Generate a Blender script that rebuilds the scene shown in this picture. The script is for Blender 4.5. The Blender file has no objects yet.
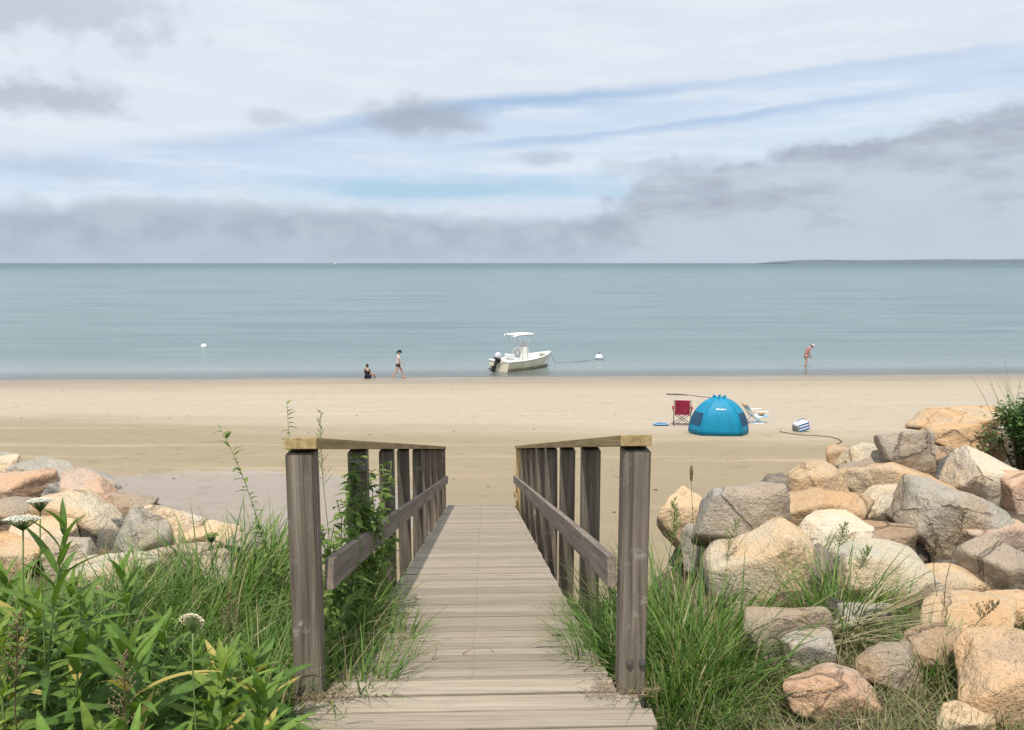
import bpy, bmesh, math, random
import numpy as np
from mathutils import Vector, Matrix

R = math.radians
rng = np.random.default_rng(7)
random.seed(7)
sc = bpy.context.scene
COL = sc.collection

# ------------------------------------------------------------------ camera
F, CX, CY = 820.0, 512.0, 365.0
PITCH = math.atan((365 - 263) / F)
CAMZ = 6.6
cam = bpy.data.cameras.new('camera')
camo = bpy.data.objects.new('camera', cam)
COL.objects.link(camo)
camo.location = (0, 0, CAMZ)
camo.rotation_euler = (math.pi / 2 - PITCH, 0, 0)
cam.sensor_fit = 'HORIZONTAL'
cam.sensor_width = 36
cam.lens = 36 * F / 1024
cam.clip_start = 0.05
cam.clip_end = 90000
sc.camera = camo
sc.render.resolution_x, sc.render.resolution_y = 1024, 730

sc.view_settings.view_transform = 'Standard'
sc.view_settings.look = 'None'
sc.view_settings.gamma = 1
sc.view_settings.use_curve_mapping = False
sc.view_settings.exposure = 0.36
sc.render.engine = 'CYCLES'
sc.cycles.use_denoising = True
sc.cycles.max_bounces = 8
sc.cycles.transparent_max_bounces = 12

CP, SP = math.cos(PITCH), math.sin(PITCH)


def ray(px, py):
    a, b = (px - CX) / F, -(py - CY) / F
    return Vector((a, CP + b * SP, -SP + b * CP))      # depth 1 along the lens axis


def P(px, py, depth):
    return Vector((0, 0, CAMZ)) + ray(px, py) * depth


def azel(px, py):
    d = ray(px, py).normalized()
    return math.degrees(math.atan2(d.x, d.y)), math.degrees(math.asin(d.z))


# ------------------------------------------------------------------ node helper
class NT:
    def __init__(self, tree):
        self.t = tree
        tree.nodes.clear()

    def n(self, typ, **kw):
        nd = self.t.nodes.new(typ)
        for k, v in kw.items():
            setattr(nd, k, v)
        return nd

    def put(self, sock, v):
        if v is None:
            return
        if hasattr(v, 'is_output') or isinstance(v, bpy.types.NodeSocket):
            self.t.links.new(v, sock)
        else:
            if sock.type == 'RGBA' and not hasattr(v, '__len__'):
                v = (v, v, v, 1)
            if sock.type == 'RGBA' and len(v) == 3:
                v = (*v, 1)
            sock.default_value = v

    def m(self, op, a, b=None, c=None, clamp=False):
        nd = self.n('ShaderNodeMath', operation=op, use_clamp=clamp)
        self.put(nd.inputs[0], a)
        self.put(nd.inputs[1], b)
        self.put(nd.inputs[2], c)
        return nd.outputs[0]

    def step(self, v, a, b, lo=0.0, hi=1.0):
        nd = self.n('ShaderNodeMapRange', interpolation_type='SMOOTHSTEP')
        for k, x in enumerate((v, a, b, lo, hi)):
            self.put(nd.inputs[k], x)
        return nd.outputs[0]

    def mix(self, f, a, b, mode='MIX'):
        nd = self.n('ShaderNodeMix', data_type='RGBA', blend_type=mode)
        self.put(nd.inputs[0], f)
        self.put(nd.inputs[6], a)
        self.put(nd.inputs[7], b)
        return nd.outputs[2]

    def noise(self, vec, scale, detail=4, rough=0.55, out=0, **kw):
        nd = self.n('ShaderNodeTexNoise')
        self.put(nd.inputs['Vector'], vec)
        self.put(nd.inputs['Scale'], scale)
        self.put(nd.inputs['Detail'], detail)
        self.put(nd.inputs['Roughness'], rough)
        for k, v in kw.items():
            self.put(nd.inputs[k], v)
        return nd.outputs[out]

    def xyz(self, x, y, z):
        nd = self.n('ShaderNodeCombineXYZ')
        for k, v in enumerate((x, y, z)):
            self.put(nd.inputs[k], v)
        return nd.outputs[0]

    def sep(self, v):
        nd = self.n('ShaderNodeSeparateXYZ')
        self.put(nd.inputs[0], v)
        return nd.outputs

    def vm(self, op, a, b=None):
        nd = self.n('ShaderNodeVectorMath', operation=op)
        self.put(nd.inputs[0], a)
        self.put(nd.inputs[1], b)
        return nd.outputs[0]

    def ramp(self, f, stops, interp='LINEAR'):
        nd = self.n('ShaderNodeValToRGB')
        cr = nd.color_ramp
        cr.interpolation = interp
        while len(cr.elements) < len(stops):
            cr.elements.new(0.5)
        for e, (p, c) in zip(cr.elements, stops):
            e.position = p
            e.color = (*c, 1) if len(c) == 3 else c
        self.put(nd.inputs[0], f)
        return nd.outputs[0]

    def bump(self, h, strength, dist, normal=None):
        nd = self.n('ShaderNodeBump')
        self.put(nd.inputs['Strength'], strength)
        self.put(nd.inputs['Distance'], dist)
        self.put(nd.inputs['Height'], h)
        self.put(nd.inputs['Normal'], normal)
        return nd.outputs[0]

    def attr(self, name, out='Fac'):
        return self.n('ShaderNodeAttribute', attribute_name=name).outputs[out]

    def pbsdf(self, color, rough=0.8, normal=None, spec=0.3, **kw):
        nd = self.n('ShaderNodeBsdfPrincipled')
        self.put(nd.inputs['Base Color'], color)
        self.put(nd.inputs['Roughness'], rough)
        self.put(nd.inputs['Normal'], normal)
        self.put(nd.inputs['Specular IOR Level'], spec)
        for k, v in kw.items():
            self.put(nd.inputs[k], v)
        return nd.outputs[0]

    def mixsh(self, f, a, b):
        nd = self.n('ShaderNodeMixShader')
        self.put(nd.inputs[0], f)
        self.put(nd.inputs[1], a)
        self.put(nd.inputs[2], b)
        return nd.outputs[0]

    def out(self, sh):
        nd = self.n('ShaderNodeOutputMaterial')
        self.put(nd.inputs[0], sh)


def lin(r, g, b):
    f = lambda c: (c / 255 / 12.92) if c / 255 <= 0.04045 else ((c / 255 + 0.055) / 1.055) ** 2.4
    return (f(r), f(g), f(b))


# ------------------------------------------------------------------ world: Nishita sky behind procedural cloud
SUN_EL, SUN_AZ = 65.0, 191.0           # azimuth clockwise from +Y (the view): behind the viewer, a little to the left
world = bpy.data.worlds.new('World')
sc.world = world
world.use_nodes = True
t = NT(world.node_tree)
SKY_STR = 0.1
sky = t.n('ShaderNodeTexSky', sky_type='NISHITA')
sky.sun_disc = False
sky.sun_elevation = R(SUN_EL)
sky.sun_rotation = R(SUN_AZ)
sky.air_density = 1.0
sky.dust_density = 1.5
gen = t.n('ShaderNodeTexCoord').outputs['Generated']
dx, dy, dz = t.sep(t.vm('NORMALIZE', gen))
az = t.m('MULTIPLY', t.m('ARCTAN2', dx, dy), 180 / math.pi)
el = t.m('MULTIPLY', t.m('ARCSINE', dz), 180 / math.pi)
flat = t.xyz(t.m('MULTIPLY', az, 0.35), t.m('MULTIPLY', el, 1.0), 0.0)
n1 = t.noise(flat, 0.35, 6, 0.6)                       # broad stretched
n2 = t.noise(t.xyz(t.m('MULTIPLY', az, 0.75), el, 3.7), 0.5, 6, 0.54)   # lumpy
n3 = t.noise(t.xyz(t.m('MULTIPLY', az, 0.12), el, 9.1), 0.9, 5, 0.6)    # streaky
w1 = t.m('SUBTRACT', n1, 0.5)
w2 = t.m('SUBTRACT', n2, 0.5)
w3 = t.m('SUBTRACT', n3, 0.5)


def curve(pts):
    """elevation of a line given as pixels of the view, as a function of azimuth"""
    nd = t.n('ShaderNodeFloatCurve')
    c = nd.mapping.curves[0]
    ae = [azel(*p) for p in pts]
    ae = [(-34.9, ae[0][1])] * (ae[0][0] > -34) + ae + [(34.9, ae[-1][1])] * (ae[-1][0] < 34)
    while len(c.points) < len(ae):
        c.points.new(0.5, 0.5)
    for p, (a, e) in zip(c.points, ae):
        p.location = ((a + 35) / 70, e / 20)
        p.handle_type = 'AUTO'
    nd.mapping.update()
    t.put(nd.inputs['Value'], t.m('DIVIDE', t.m('ADD', az, 35.0), 70.0, clamp=True))
    return t.m('MULTIPLY', nd.outputs[0], 20.0)


def blob(px, py, wx, wy, lump=1.6, soft=0.7, streak=0.0):
    a, e = azel(px, py)
    a2, e2 = azel(px + wx, py - wy)
    qx = t.m('DIVIDE', t.m('SUBTRACT', az, a), abs(a2 - a))
    qy = t.m('DIVIDE', t.m('SUBTRACT', el, e), abs(e2 - e))
    d = t.m('SQRT', t.m('ADD', t.m('MULTIPLY', qx, qx), t.m('MULTIPLY', qy, qy)))
    d = t.m('ADD', d, t.m('MULTIPLY', w2, lump * 2))
    if streak:
        d = t.m('ADD', d, t.m('MULTIPLY', w3, streak * 2))
    return t.step(d, 1.0 + soft * 0.5, 1.0 - soft)


def streak(pts, w, a0, a1, jit=0.6, up=0.5):
    """thin soft band along a line: sharper on its upper side"""
    e = t.m('SUBTRACT', el, t.m('ADD', curve(pts), t.m('ADD', t.m('MULTIPLY', w3, jit), t.m('MULTIPLY', w2, 0.5))))
    lo = t.step(e, -w, 0.0)
    hi = t.step(e, w * up, 0.0)
    m = t.m('MULTIPLY', lo, hi)
    x0, x1 = azel(a0, 200)[0], azel(a1, 200)[0]
    m = t.m('MULTIPLY', m, t.step(az, x0 - 5, x0 + 5))
    return t.m('MULTIPLY', m, t.step(az, x1 + 6, x1 - 6))


K = 1.0 / SKY_STR * 0.775           # cloud radiances below are picture values


def cl(r, g, b):
    return tuple(c * K for c in lin(r, g, b))


# high thin overcast, whiter on top, a touch bluer lower down
edge1 = curve([(0, 150), (180, 146), (340, 128), (480, 106), (600, 97), (720, 83), (860, 64), (1024, 44)])
below = t.m('SUBTRACT', t.m('ADD', edge1, t.m('ADD', t.m('MULTIPLY', w3, 1.1), t.m('MULTIPLY', w2, 0.8))), el)
base = t.mix(t.step(below, -0.6, 0.8), cl(223, 232, 243), t.mix(t.step(below, 0.5, 4.0), cl(205, 222, 243), cl(211, 227, 244)))
base = t.mix(t.m('MULTIPLY', t.step(n3, 0.42, 0.66), 0.55), base, cl(233, 240, 248))
base = t.mix(t.m('MULTIPLY', t.step(n1, 0.45, 0.7), 0.3), base, cl(208, 219, 234))
# clear blue seen through the gaps: the Nishita sky, cooled by thin veil
bluesky = t.mix(0.8, sky.outputs[0], cl(158, 190, 228))
palegap = t.mix(0.85, sky.outputs[0], cl(172, 208, 234))
s1 = streak([(0, 150), (180, 145), (340, 126), (480, 104), (600, 96), (720, 82), (860, 64), (1024, 44)], 1.0, 120, 650, 1.1, .8)
s1b = streak([(0, 150), (340, 128), (720, 82), (860, 64), (1024, 44)], 0.7, 600, 1020, 0.5)
s2 = streak([(400, 150), (500, 142), (620, 132), (760, 112), (900, 92), (1024, 74)], 0.65, 470, 880, 0.4)
gap = blob(440, 191, 190, 17, 0.5, 0.9, 0.6)
c = base
c = t.mix(t.m('MULTIPLY', gap, 0.85), c, palegap)
c = t.mix(t.m('MULTIPLY', s1, t.step(az, -22.0, 2.0, .35, .8)), c, bluesky)
c = t.mix(t.m('MULTIPLY', s1b, 0.3), c, bluesky)
c = t.mix(t.m('MULTIPLY', s2, 0.5), c, bluesky)
# bright rim over the low bank
rim = blob(520, 209, 110, 6, 0.5, 0.9)
# low grey bank along the horizon
ebank = t.m('SUBTRACT', el, t.m('ADD', curve([(0, 199), (120, 197), (260, 200), (380, 206), (520, 214), (640, 200), (1024, 190)]),
                                t.m('ADD', t.m('MULTIPLY', w2, 2.3), t.m('MULTIPLY', w3, 1.2))))
bank = t.step(ebank, 0.35, -1.1)
graycol = t.mix(t.step(t.m('ADD', n2, t.m('MULTIPLY', w3, .25)), 0.34, 0.66), cl(170, 182, 196), cl(186, 197, 210))
graycol = t.mix(t.step(el, 2.4, 0.3, 0, .55), graycol, cl(180, 195, 209))
c = t.mix(t.m('MULTIPLY', bank, 0.92), c, graycol)
c = t.mix(t.m('MULTIPLY', rim, 0.7), c, cl(215, 224, 236))
# the big cloud on the right
ebig = t.m('SUBTRACT', el, t.m('ADD', curve([(0, 230), (560, 226), (610, 196), (650, 172), (720, 158), (800, 148), (880, 138), (930, 118), (975, 104), (1024, 106)]),
                               t.m('ADD', t.m('MULTIPLY', w2, 4.2), t.m('MULTIPLY', w3, 0.9))))
big = t.m('MULTIPLY', t.step(ebig, 0.45, -0.95), t.step(t.m('ADD', az, t.m('MULTIPLY', w2, 8.0)), 2.0, 10.0))
n4 = t.noise(t.xyz(t.m('MULTIPLY', az, 0.30), el, 21.0), 0.62, 6, 0.55)
bigcol = t.mix(t.step(t.m('ADD', n4, t.m('MULTIPLY', ebig, -.06)), 0.40, 0.80), cl(168, 177, 191), cl(198, 209, 222))
c = t.mix(t.m('MULTIPLY', big, 0.9), c, bigcol)
for (px, py, wx, wy, s, k) in [(424, 118, 62, 20, .85, .55), (58, 96, 72, 14, .62, 1.0), (60, 8, 120, 22, .5, 1.0), (545, 159, 32, 9, .45, 1.0),
                               (1010, 70, 40, 8, .2, 1.0), (60, 165, 70, 9, .28, 1.0), (272, 118, 30, 7, .35, 1), (650, 165, 60, 12, .3, 1)]:
    c = t.mix(t.m('MULTIPLY', blob(px, py, wx, wy, 1.7 * k, 0.8), s), c, cl(170, 181, 195))
# thin light veil along the horizon
c = t.mix(t.step(el, 0.75, 0.1, 0, .45), c, cl(192, 206, 220))
# overhead (out of view): broken cloud, brightened to lift the fill light
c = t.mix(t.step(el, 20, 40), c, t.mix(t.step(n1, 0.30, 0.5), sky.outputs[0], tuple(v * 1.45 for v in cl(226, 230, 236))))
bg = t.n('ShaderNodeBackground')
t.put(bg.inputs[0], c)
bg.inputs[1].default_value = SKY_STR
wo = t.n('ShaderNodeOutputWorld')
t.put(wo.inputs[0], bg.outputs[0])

sun = bpy.data.lights.new('sun', 'SUN')
sun.energy = 3.6
sun.angle = R(0.8)
sun.color = (1.0, 0.93, 0.82)
suno = bpy.data.objects.new('sun', sun)
COL.objects.link(suno)
sd = Vector((math.sin(R(SUN_AZ)) * math.cos(R(SUN_EL)), math.cos(R(SUN_AZ)) * math.cos(R(SUN_EL)), math.sin(R(SUN_EL))))
suno.rotation_euler = sd.to_track_quat('Z', 'Y').to_euler()
suno.location = sd * 60

# ------------------------------------------------------------------ materials
MATS = {}


def newmat(name):
    m = bpy.data.materials.new(name)
    m.use_nodes = True
    MATS[name] = m
    return NT(m.node_tree)


def simple(name, col, rough=0.6, spec=0.3, var=0.12, scale=6.0, metal=0.0):
    t = newmat(name)
    tc = t.n('ShaderNodeTexCoord').outputs['Object']
    n = t.noise(tc, scale, 5, 0.6)
    c = t.mix(t.step(n, 0.3, 0.7), tuple(x * (1 - var) for x in col), tuple(min(1, x * (1 + var)) for x in col))
    t.out(t.pbsdf(c, rough, t.bump(n, 0.1, 0.004), spec, Metallic=metal))
    return MATS[name]


def wood(name, c0, c1, c2, axis, lich=None, gap=0.55):
    """weathered wood, grain along one local axis"""
    t = newmat(name)
    tc = t.n('ShaderNodeTexCoord').outputs['Object']
    rnd = t.n('ShaderNodeObjectInfo').outputs['Random']
    off = t.xyz(t.m('MULTIPLY', rnd, 17.3), t.m('MULTIPLY', rnd, 31.7), t.m('MULTIPLY', rnd, 23.1))
    tone = t.attr('tone')
    v = t.vm('ADD', tc, off)
    v = t.vm('ADD', v, t.xyz(0.0, 0.0, t.m('MULTIPLY', tone, 40.0)) if axis != 2 else t.xyz(t.m('MULTIPLY', tone, 40.0), 0.0, 0.0))
    gs = 60.0 if axis == 0 else 34.0
    sc_ = [gs, gs, gs]
    sc_[axis] = 1.1
    g = t.noise(t.vm('MULTIPLY', v, tuple(sc_)), 1.0, 6, 0.65, Distortion=0.4)
    sf = [130.0, 130.0, 130.0]
    sf[axis] = 2.2
    fine = t.noise(t.vm('MULTIPLY', v, tuple(sf)), 1.0, 3, 0.6)
    blot = t.noise(v, 3.2, 5, 0.65)
    c = t.ramp(g, [(0.25, c0), (0.5, c1), (0.75, c2)])
    c = t.mix(t.step(fine, 0.52, 0.72, 0, 0.5), c, tuple(x * 0.45 for x in c0))
    c = t.mix(t.step(blot, 0.5, 0.8, 0, 0.5), c, tuple(x * 0.75 for x in c1))
    c = t.mix(t.step(tone, 0.0, 1.0, 0, 1), t.mix(1.0, c, (0.84, 0.83, 0.82), 'MULTIPLY'), t.mix(1.0, c, (1.09, 1.08, 1.06), 'MULTIPLY'))
    if lich:
        ln = t.noise(v, 9.0, 6, 0.7)
        pt = t.noise(v, 2.0, 3, 0.5)
        c = t.mix(t.m('MULTIPLY', t.step(ln, 0.55, 0.68), t.step(pt, 0.50, 0.64)), c, lich)
    h = t.m('ADD', t.m('MULTIPLY', g, 0.7), t.m('MULTIPLY', fine, 0.5))
    t.out(t.pbsdf(c, 0.85, t.bump(h, 0.55, 0.006), 0.2))


wood('post_wood', (0.055, 0.045, 0.036), (0.155, 0.133, 0.108), (0.285, 0.25, 0.205), 2, (0.34, 0.325, 0.29))
wood('rail_wood', (0.10, 0.085, 0.072), (0.21, 0.178, 0.15), (0.32, 0.275, 0.235), 1, (0.42, 0.41, 0.38))
wood('cap_wood', (0.165, 0.12, 0.06), (0.30, 0.225, 0.11), (0.42, 0.335, 0.185), 1)
wood('new_wood', (0.27, 0.19, 0.09), (0.42, 0.31, 0.16), (0.5, 0.39, 0.22), 2)
wood('deck_wood', (0.195, 0.165, 0.132), (0.29, 0.252, 0.203), (0.375, 0.33, 0.27), 0)

# rock: colour from each rock's own colour, speckle and stains from noise
t = newmat('rock')
oi = t.n('ShaderNodeObjectInfo')
tc = t.n('ShaderNodeTexCoord').outputs['Object']
rnd = oi.outputs['Random']
v = t.vm('ADD', tc, t.xyz(t.m('MULTIPLY', rnd, 37.0), t.m('MULTIPLY', rnd, 91.0), t.m('MULTIPLY', rnd, 53.0)))
patch = t.noise(v, 1.5, 5, 0.6)
mid = t.noise(v, 7.0, 6, 0.7)
sp = t.noise(v, 55.0, 3, 0.7)
sp2 = t.noise(v, 110.0, 2, 0.5)
colr = oi.outputs['Color']
c = t.mix(t.step(patch, 0.42, 0.62), colr, t.mix(1.0, colr, (1.06, 0.90, 0.74), 'MULTIPLY'))
c = t.mix(t.step(patch, 0.48, 0.34, 0, .5), c, t.mix(0.55, t.mix(1.0, colr, (0.75, 0.75, 0.74), 'MULTIPLY'), (0.25, 0.24, 0.22)))
c = t.mix(t.step(mid, 0.52, 0.72, 0, .55), c, t.mix(1.0, c, (0.50, 0.46, 0.42), 'MULTIPLY'))
c = t.mix(t.step(mid, 0.47, 0.30, 0, .5), c, t.mix(0.5, c, (0.58, 0.52, 0.43)))
c = t.mix(t.step(sp, 0.56, 0.68, 0, .7), c, t.mix(1.0, c, (0.42, 0.40, 0.38), 'MULTIPLY'))
c = t.mix(t.step(sp2, 0.58, 0.70, 0, .6), c, (0.55, 0.5, 0.45))
vor = t.n('ShaderNodeTexVoronoi', feature='DISTANCE_TO_EDGE')
t.put(vor.inputs['Vector'], t.vm('ADD', v, t.vm('MULTIPLY', t.n('ShaderNodeTexNoise').outputs[1], (0, 0, 0))))
vor.inputs['Scale'].default_value = 1.3
crack = t.m('MULTIPLY', t.step(t.m('ADD', vor.outputs[0], t.m('MULTIPLY', t.m('SUBTRACT', mid, .5), .12)), 0.02, 0.0), t.step(patch, 0.45, 0.55))
c = t.mix(t.m('MULTIPLY', crack, .3), c, (0.06, 0.05, 0.045))
h = t.m('ADD', t.m('MULTIPLY', mid, 1.0), t.m('ADD', t.m('MULTIPLY', sp, 0.18), t.m('MULTIPLY', crack, -.35)))
t.out(t.pbsdf(c, 0.88, t.bump(h, 1.0, 0.075), 0.25))


def leafmat(name, dark, light, dry=None, transl=0.35, rough=0.5):
    t = newmat(name)
    tone = t.attr('tone')
    along = t.attr('along')
    tc = t.n('ShaderNodeNewGeometry').outputs['Position']
    n = t.noise(tc, 40.0, 3, 0.6)
    c = t.mix(tone, dark, light)
    c = t.mix(t.step(n, 0.35, 0.7, 0, .35), c, tuple(x * 0.6 for x in dark))
    if dry:
        c = t.mix(t.step(tone, 0.86, 0.93), c, dry)
        c = t.mix(t.step(along, 0.75, 1.0, 0, .4), c, dry)
    p = t.pbsdf(c, rough + .08, None, 0.25)
    tr = t.n('ShaderNodeBsdfTranslucent')
    t.put(tr.inputs[0], t.mix(1.0, c, (1.15, 1.25, 0.6), 'MULTIPLY'))
    t.out(t.mixsh(transl, p, tr.outputs[0]))


leafmat('leaf_green', (0.026, 0.075, 0.016), (0.215, 0.345, 0.06), (0.40, 0.34, 0.10), 0.28)
leafmat('leaf_lime', (0.08, 0.15, 0.025), (0.31, 0.40, 0.075), None, 0.3)
leafmat('leaf_shrub', (0.03, 0.08, 0.025), (0.12, 0.22, 0.06), transl=0.3)
leafmat('leaf_vine', (0.06, 0.125, 0.025), (0.22, 0.31, 0.075))
leafmat('blade_green', (0.045, 0.12, 0.024), (0.25, 0.38, 0.09), (0.38, 0.33, 0.19))
leafmat('blade_olive', (0.10, 0.135, 0.05), (0.26, 0.28, 0.125), (0.36, 0.30, 0.18))
leafmat('blade_dry', (0.22, 0.18, 0.10), (0.48, 0.42, 0.28), None, 0.2)
simple('stem_green', (0.11, 0.17, 0.05), 0.6)
simple('stem_brown', (0.12, 0.085, 0.05), 0.8)
simple('seed_brown', (0.17, 0.13, 0.07), 0.8, var=0.4, scale=60)
simple('seed_green', (0.19, 0.23, 0.08), 0.8, var=0.3, scale=60)
simple('petal_white', (0.60, 0.61, 0.52), 0.7, var=0.06)
simple('petal_cream', (0.72, 0.66, 0.46), 0.7, var=0.08)
simple('gelcoat_white', (0.80, 0.80, 0.76), 0.25, 0.5, 0.04)
simple('hull_cream', (0.66, 0.61, 0.47), 0.3, 0.5, 0.10, 2.0)
simple('hull_stain', (0.30, 0.26, 0.15), 0.6, 0.3, 0.3, 3.0)
simple('canvas_white', (0.82, 0.83, 0.82), 0.8)
simple('outboard_black', (0.02, 0.022, 0.028), 0.35, 0.5)
simple('outboard_grey', (0.50, 0.52, 0.54), 0.3, 0.5)
simple('alloy', (0.68, 0.70, 0.71), 0.3, 0.5, metal=0.9)
simple('dark_glass', (0.05, 0.06, 0.07), 0.1, 0.6)
simple('rope_dark', (0.10, 0.085, 0.065), 0.9)
simple('rope_grey', (0.19, 0.20, 0.19), 0.9)
simple('seaweed', (0.06, 0.05, 0.035), 0.7, var=0.5, scale=20)
simple('tent_blue', (0.004, 0.205, 0.36), 0.55, 0.3, 0.10, 5.0)
simple('tent_navy', (0.015, 0.06, 0.12), 0.7)
simple('tent_seam', (0.008, 0.12, 0.22), 0.6)
simple('tent_white', (0.82, 0.84, 0.84), 0.7)
simple('tent_inside', (0.16, 0.20, 0.23), 0.8)
simple('fabric_red', (0.26, 0.02, 0.05), 0.8, var=0.25)
simple('frame_dark', (0.03, 0.03, 0.035), 0.5)
simple('fabric_lightblue', (0.27, 0.46, 0.60), 0.8)
simple('fabric_white', (0.74, 0.76, 0.78), 0.8)
simple('fabric_tan', (0.42, 0.31, 0.20), 0.9)
simple('fabric_blue', (0.03, 0.12, 0.34), 0.8)
simple('mat_blue', (0.05, 0.16, 0.32), 0.6)
simple('cooler_grey', (0.16, 0.19, 0.19), 0.7)
simple('skin', (0.46, 0.27, 0.19), 0.55, 0.35, 0.06)
simple('hair_dark', (0.018, 0.014, 0.012), 0.6)
simple('cloth_navy', (0.012, 0.018, 0.05), 0.85)
simple('cloth_black', (0.015, 0.016, 0.022), 0.85)
simple('cloth_pale', (0.56, 0.55, 0.52), 0.85)
simple('cloth_rose', (0.33, 0.17, 0.17), 0.85)
simple('hat_white', (0.72, 0.70, 0.66), 0.85)
simple('buoy_white', (0.82, 0.82, 0.80), 0.4)
simple('buoy_band', (0.05, 0.12, 0.30), 0.4)
simple('sail_white', (0.75, 0.77, 0.78), 0.8)
simple('steel', (0.14, 0.135, 0.13), 0.55, 0.5, metal=0.6)
simple('headland_hazy', (0.105, 0.138, 0.162), 0.9, 0.1, 0.08, 0.02)  # distance haze is mixed into this blue-grey land colour
simple('headland_hazy_shore', (0.125, 0.155, 0.175), 0.9, 0.1, 0.15, 0.02)  # low shore strip, haze likewise in the colour
simple('litter_brown', (0.20, 0.145, 0.09), 0.9, var=0.4, scale=30)


# ------------------------------------------------------------------ mesh helpers
class MB:
    """collects vertices and faces for ONE mesh object"""

    def __init__(self):
        self.v, self.f, self.mi, self.tone, self.along, self.n = [], [], [], [], [], 0

    def add(self, verts, faces, mi=0, tone=0.5, along=None):
        verts = np.asarray(verts, float)
        b = self.n
        self.v.append(verts)
        self.f += [tuple(int(i) + b for i in f) for f in faces]
        self.mi += [mi] * len(faces)
        self.tone.append(np.full(len(verts), tone) if np.isscalar(tone) else np.asarray(tone, float))
        self.along.append(np.zeros(len(verts)) if along is None else np.asarray(along, float))
        self.n += len(verts)

    def box(self, c, s, rot=None, bev=0.0, mi=0, tone=0.5):
        bm = bmesh.new()
        bmesh.ops.create_cube(bm, size=1)
        for v in bm.verts:
            v.co = Vector((v.co.x * s[0], v.co.y * s[1], v.co.z * s[2]))
        if bev:
            bmesh.ops.bevel(bm, geom=list(bm.edges), offset=bev, segments=2, profile=0.6, affect='EDGES')
        self.addbm(bm, c, rot, mi, tone)

    def addbm(self, bm, c=(0, 0, 0), rot=None, mi=0, tone=0.5):
        M = rot if rot is not None else Matrix.Identity(3)
        bm.verts.index_update()
        vs = [tuple(M @ v.co + Vector(c)) for v in bm.verts]
        self.add(vs, [[v.index for v in f.verts] for f in bm.faces], mi, tone)
        bm.free()

    def tube(self, pts, rad, seg=8, mi=0, tone=0.5, cap=True):
        pts = [Vector(p) for p in pts]
        n = len(pts)
        rads = rad if hasattr(rad, '__len__') else [rad] * n
        vs, fs = [], []
        ref = None
        for i, p in enumerate(pts):
            d = (pts[min(i + 1, n - 1)] - pts[max(i - 1, 0)]).normalized()
            if ref is None:
                ref = Vector((0, 0, 1)) if abs(d.z) < 0.9 else Vector((1, 0, 0))
            a = d.cross(ref).normalized()
            b = a.cross(d).normalized()
            ref = b
            for k in range(seg):
                q = 2 * math.pi * k / seg
                vs.append(tuple(p + (a * math.cos(q) + b * math.sin(q)) * rads[i]))
        for i in range(n - 1):
            for k in range(seg):
                k2 = (k + 1) % seg
                fs.append((i * seg + k, i * seg + k2, (i + 1) * seg + k2, (i + 1) * seg + k))
        if cap:
            fs.append(tuple(range(seg))[::-1])
            fs.append(tuple((n - 1) * seg + k for k in range(seg)))
        self.add(vs, fs, mi, tone)

    def ball(self, c, s, sub=2, mi=0, tone=0.5, rot=None):
        bm = bmesh.new()
        bmesh.ops.create_icosphere(bm, subdivisions=sub, radius=1)
        for v in bm.verts:
            v.co = Vector((v.co.x * s[0], v.co.y * s[1], v.co.z * s[2]))
        self.addbm(bm, c, rot, mi, tone)

    def build(self, name, mats, parent=None, smooth=False, loc=None):
        me = bpy.data.meshes.new(name)
        V = np.concatenate(self.v) if self.v else np.zeros((0, 3))
        me.from_pydata(V.tolist(), [], self.f)
        for m in (mats if isinstance(mats, (list, tuple)) else [mats]):
            me.materials.append(MATS[m])
        me.polygons.foreach_set('material_index', self.mi)
        if smooth:
            me.polygons.foreach_set('use_smooth', [True] * len(me.polygons))
        a = me.attributes.new('tone', 'FLOAT', 'POINT')
        a.data.foreach_set('value', np.concatenate(self.tone))
        a = me.attributes.new('along', 'FLOAT', 'POINT')
        a.data.foreach_set('value', np.concatenate(self.along))
        me.update()
        o = bpy.data.objects.new(name, me)
        COL.objects.link(o)
        o.parent = parent
        if loc is not None:
            o.location = loc
        return o


def tag(o, label, cat, group=None):
    o['label'] = label
    o['category'] = cat
    if group:
        o['group'] = group
    return o


def empty(name, loc, rz=0.0, label=None, cat=None, group=None, scale=1.0):
    o = bpy.data.objects.new(name, None)
    o.empty_display_size = 0.1
    COL.objects.link(o)
    o.location = loc
    o.rotation_euler = (0, 0, rz)
    o.scale = (scale,) * 3
    if label:
        tag(o, label, cat, group)
    return o


KIDS = {}


def copy_tree(o, parent=None):
    c = o.copy()
    COL.objects.link(c)
    c.parent = parent
    for ch in list(o.children):
        copy_tree(ch, c)
    return c


def sines(p, seed, freq, n=10):
    """cheap smooth noise of points p (N,3)"""
    r = np.random.default_rng(seed)
    k = r.normal(size=(n, 3)) * freq
    ph = r.uniform(0, 6.28, n)
    return np.sin(p @ k.T + ph).mean(1) * 1.6


# ------------------------------------------------------------------ terrain
XR = -0.2            # the ramp's line across the bank


def ysh(x):
    return 47.4 + 0.043 * x


def smooth01(v):
    v = np.clip(v, 0, 1)
    return v * v * (3 - 2 * v)


def ramp_x(y):
    return -0.173 - 0.034 * (y - 3.61)


def rim_toe(x, y):
    """where the bank's flat top ends and where its slope meets the beach"""
    dx = np.asarray(x, float) - ramp_x(np.asarray(y, float))
    ax = np.abs(dx)
    rim = 5.3 + np.where(dx > 0, 0.92, 0.72) * np.clip(ax - 1.25, 0, 12)
    return ax, rim, rim + 4.6


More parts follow.
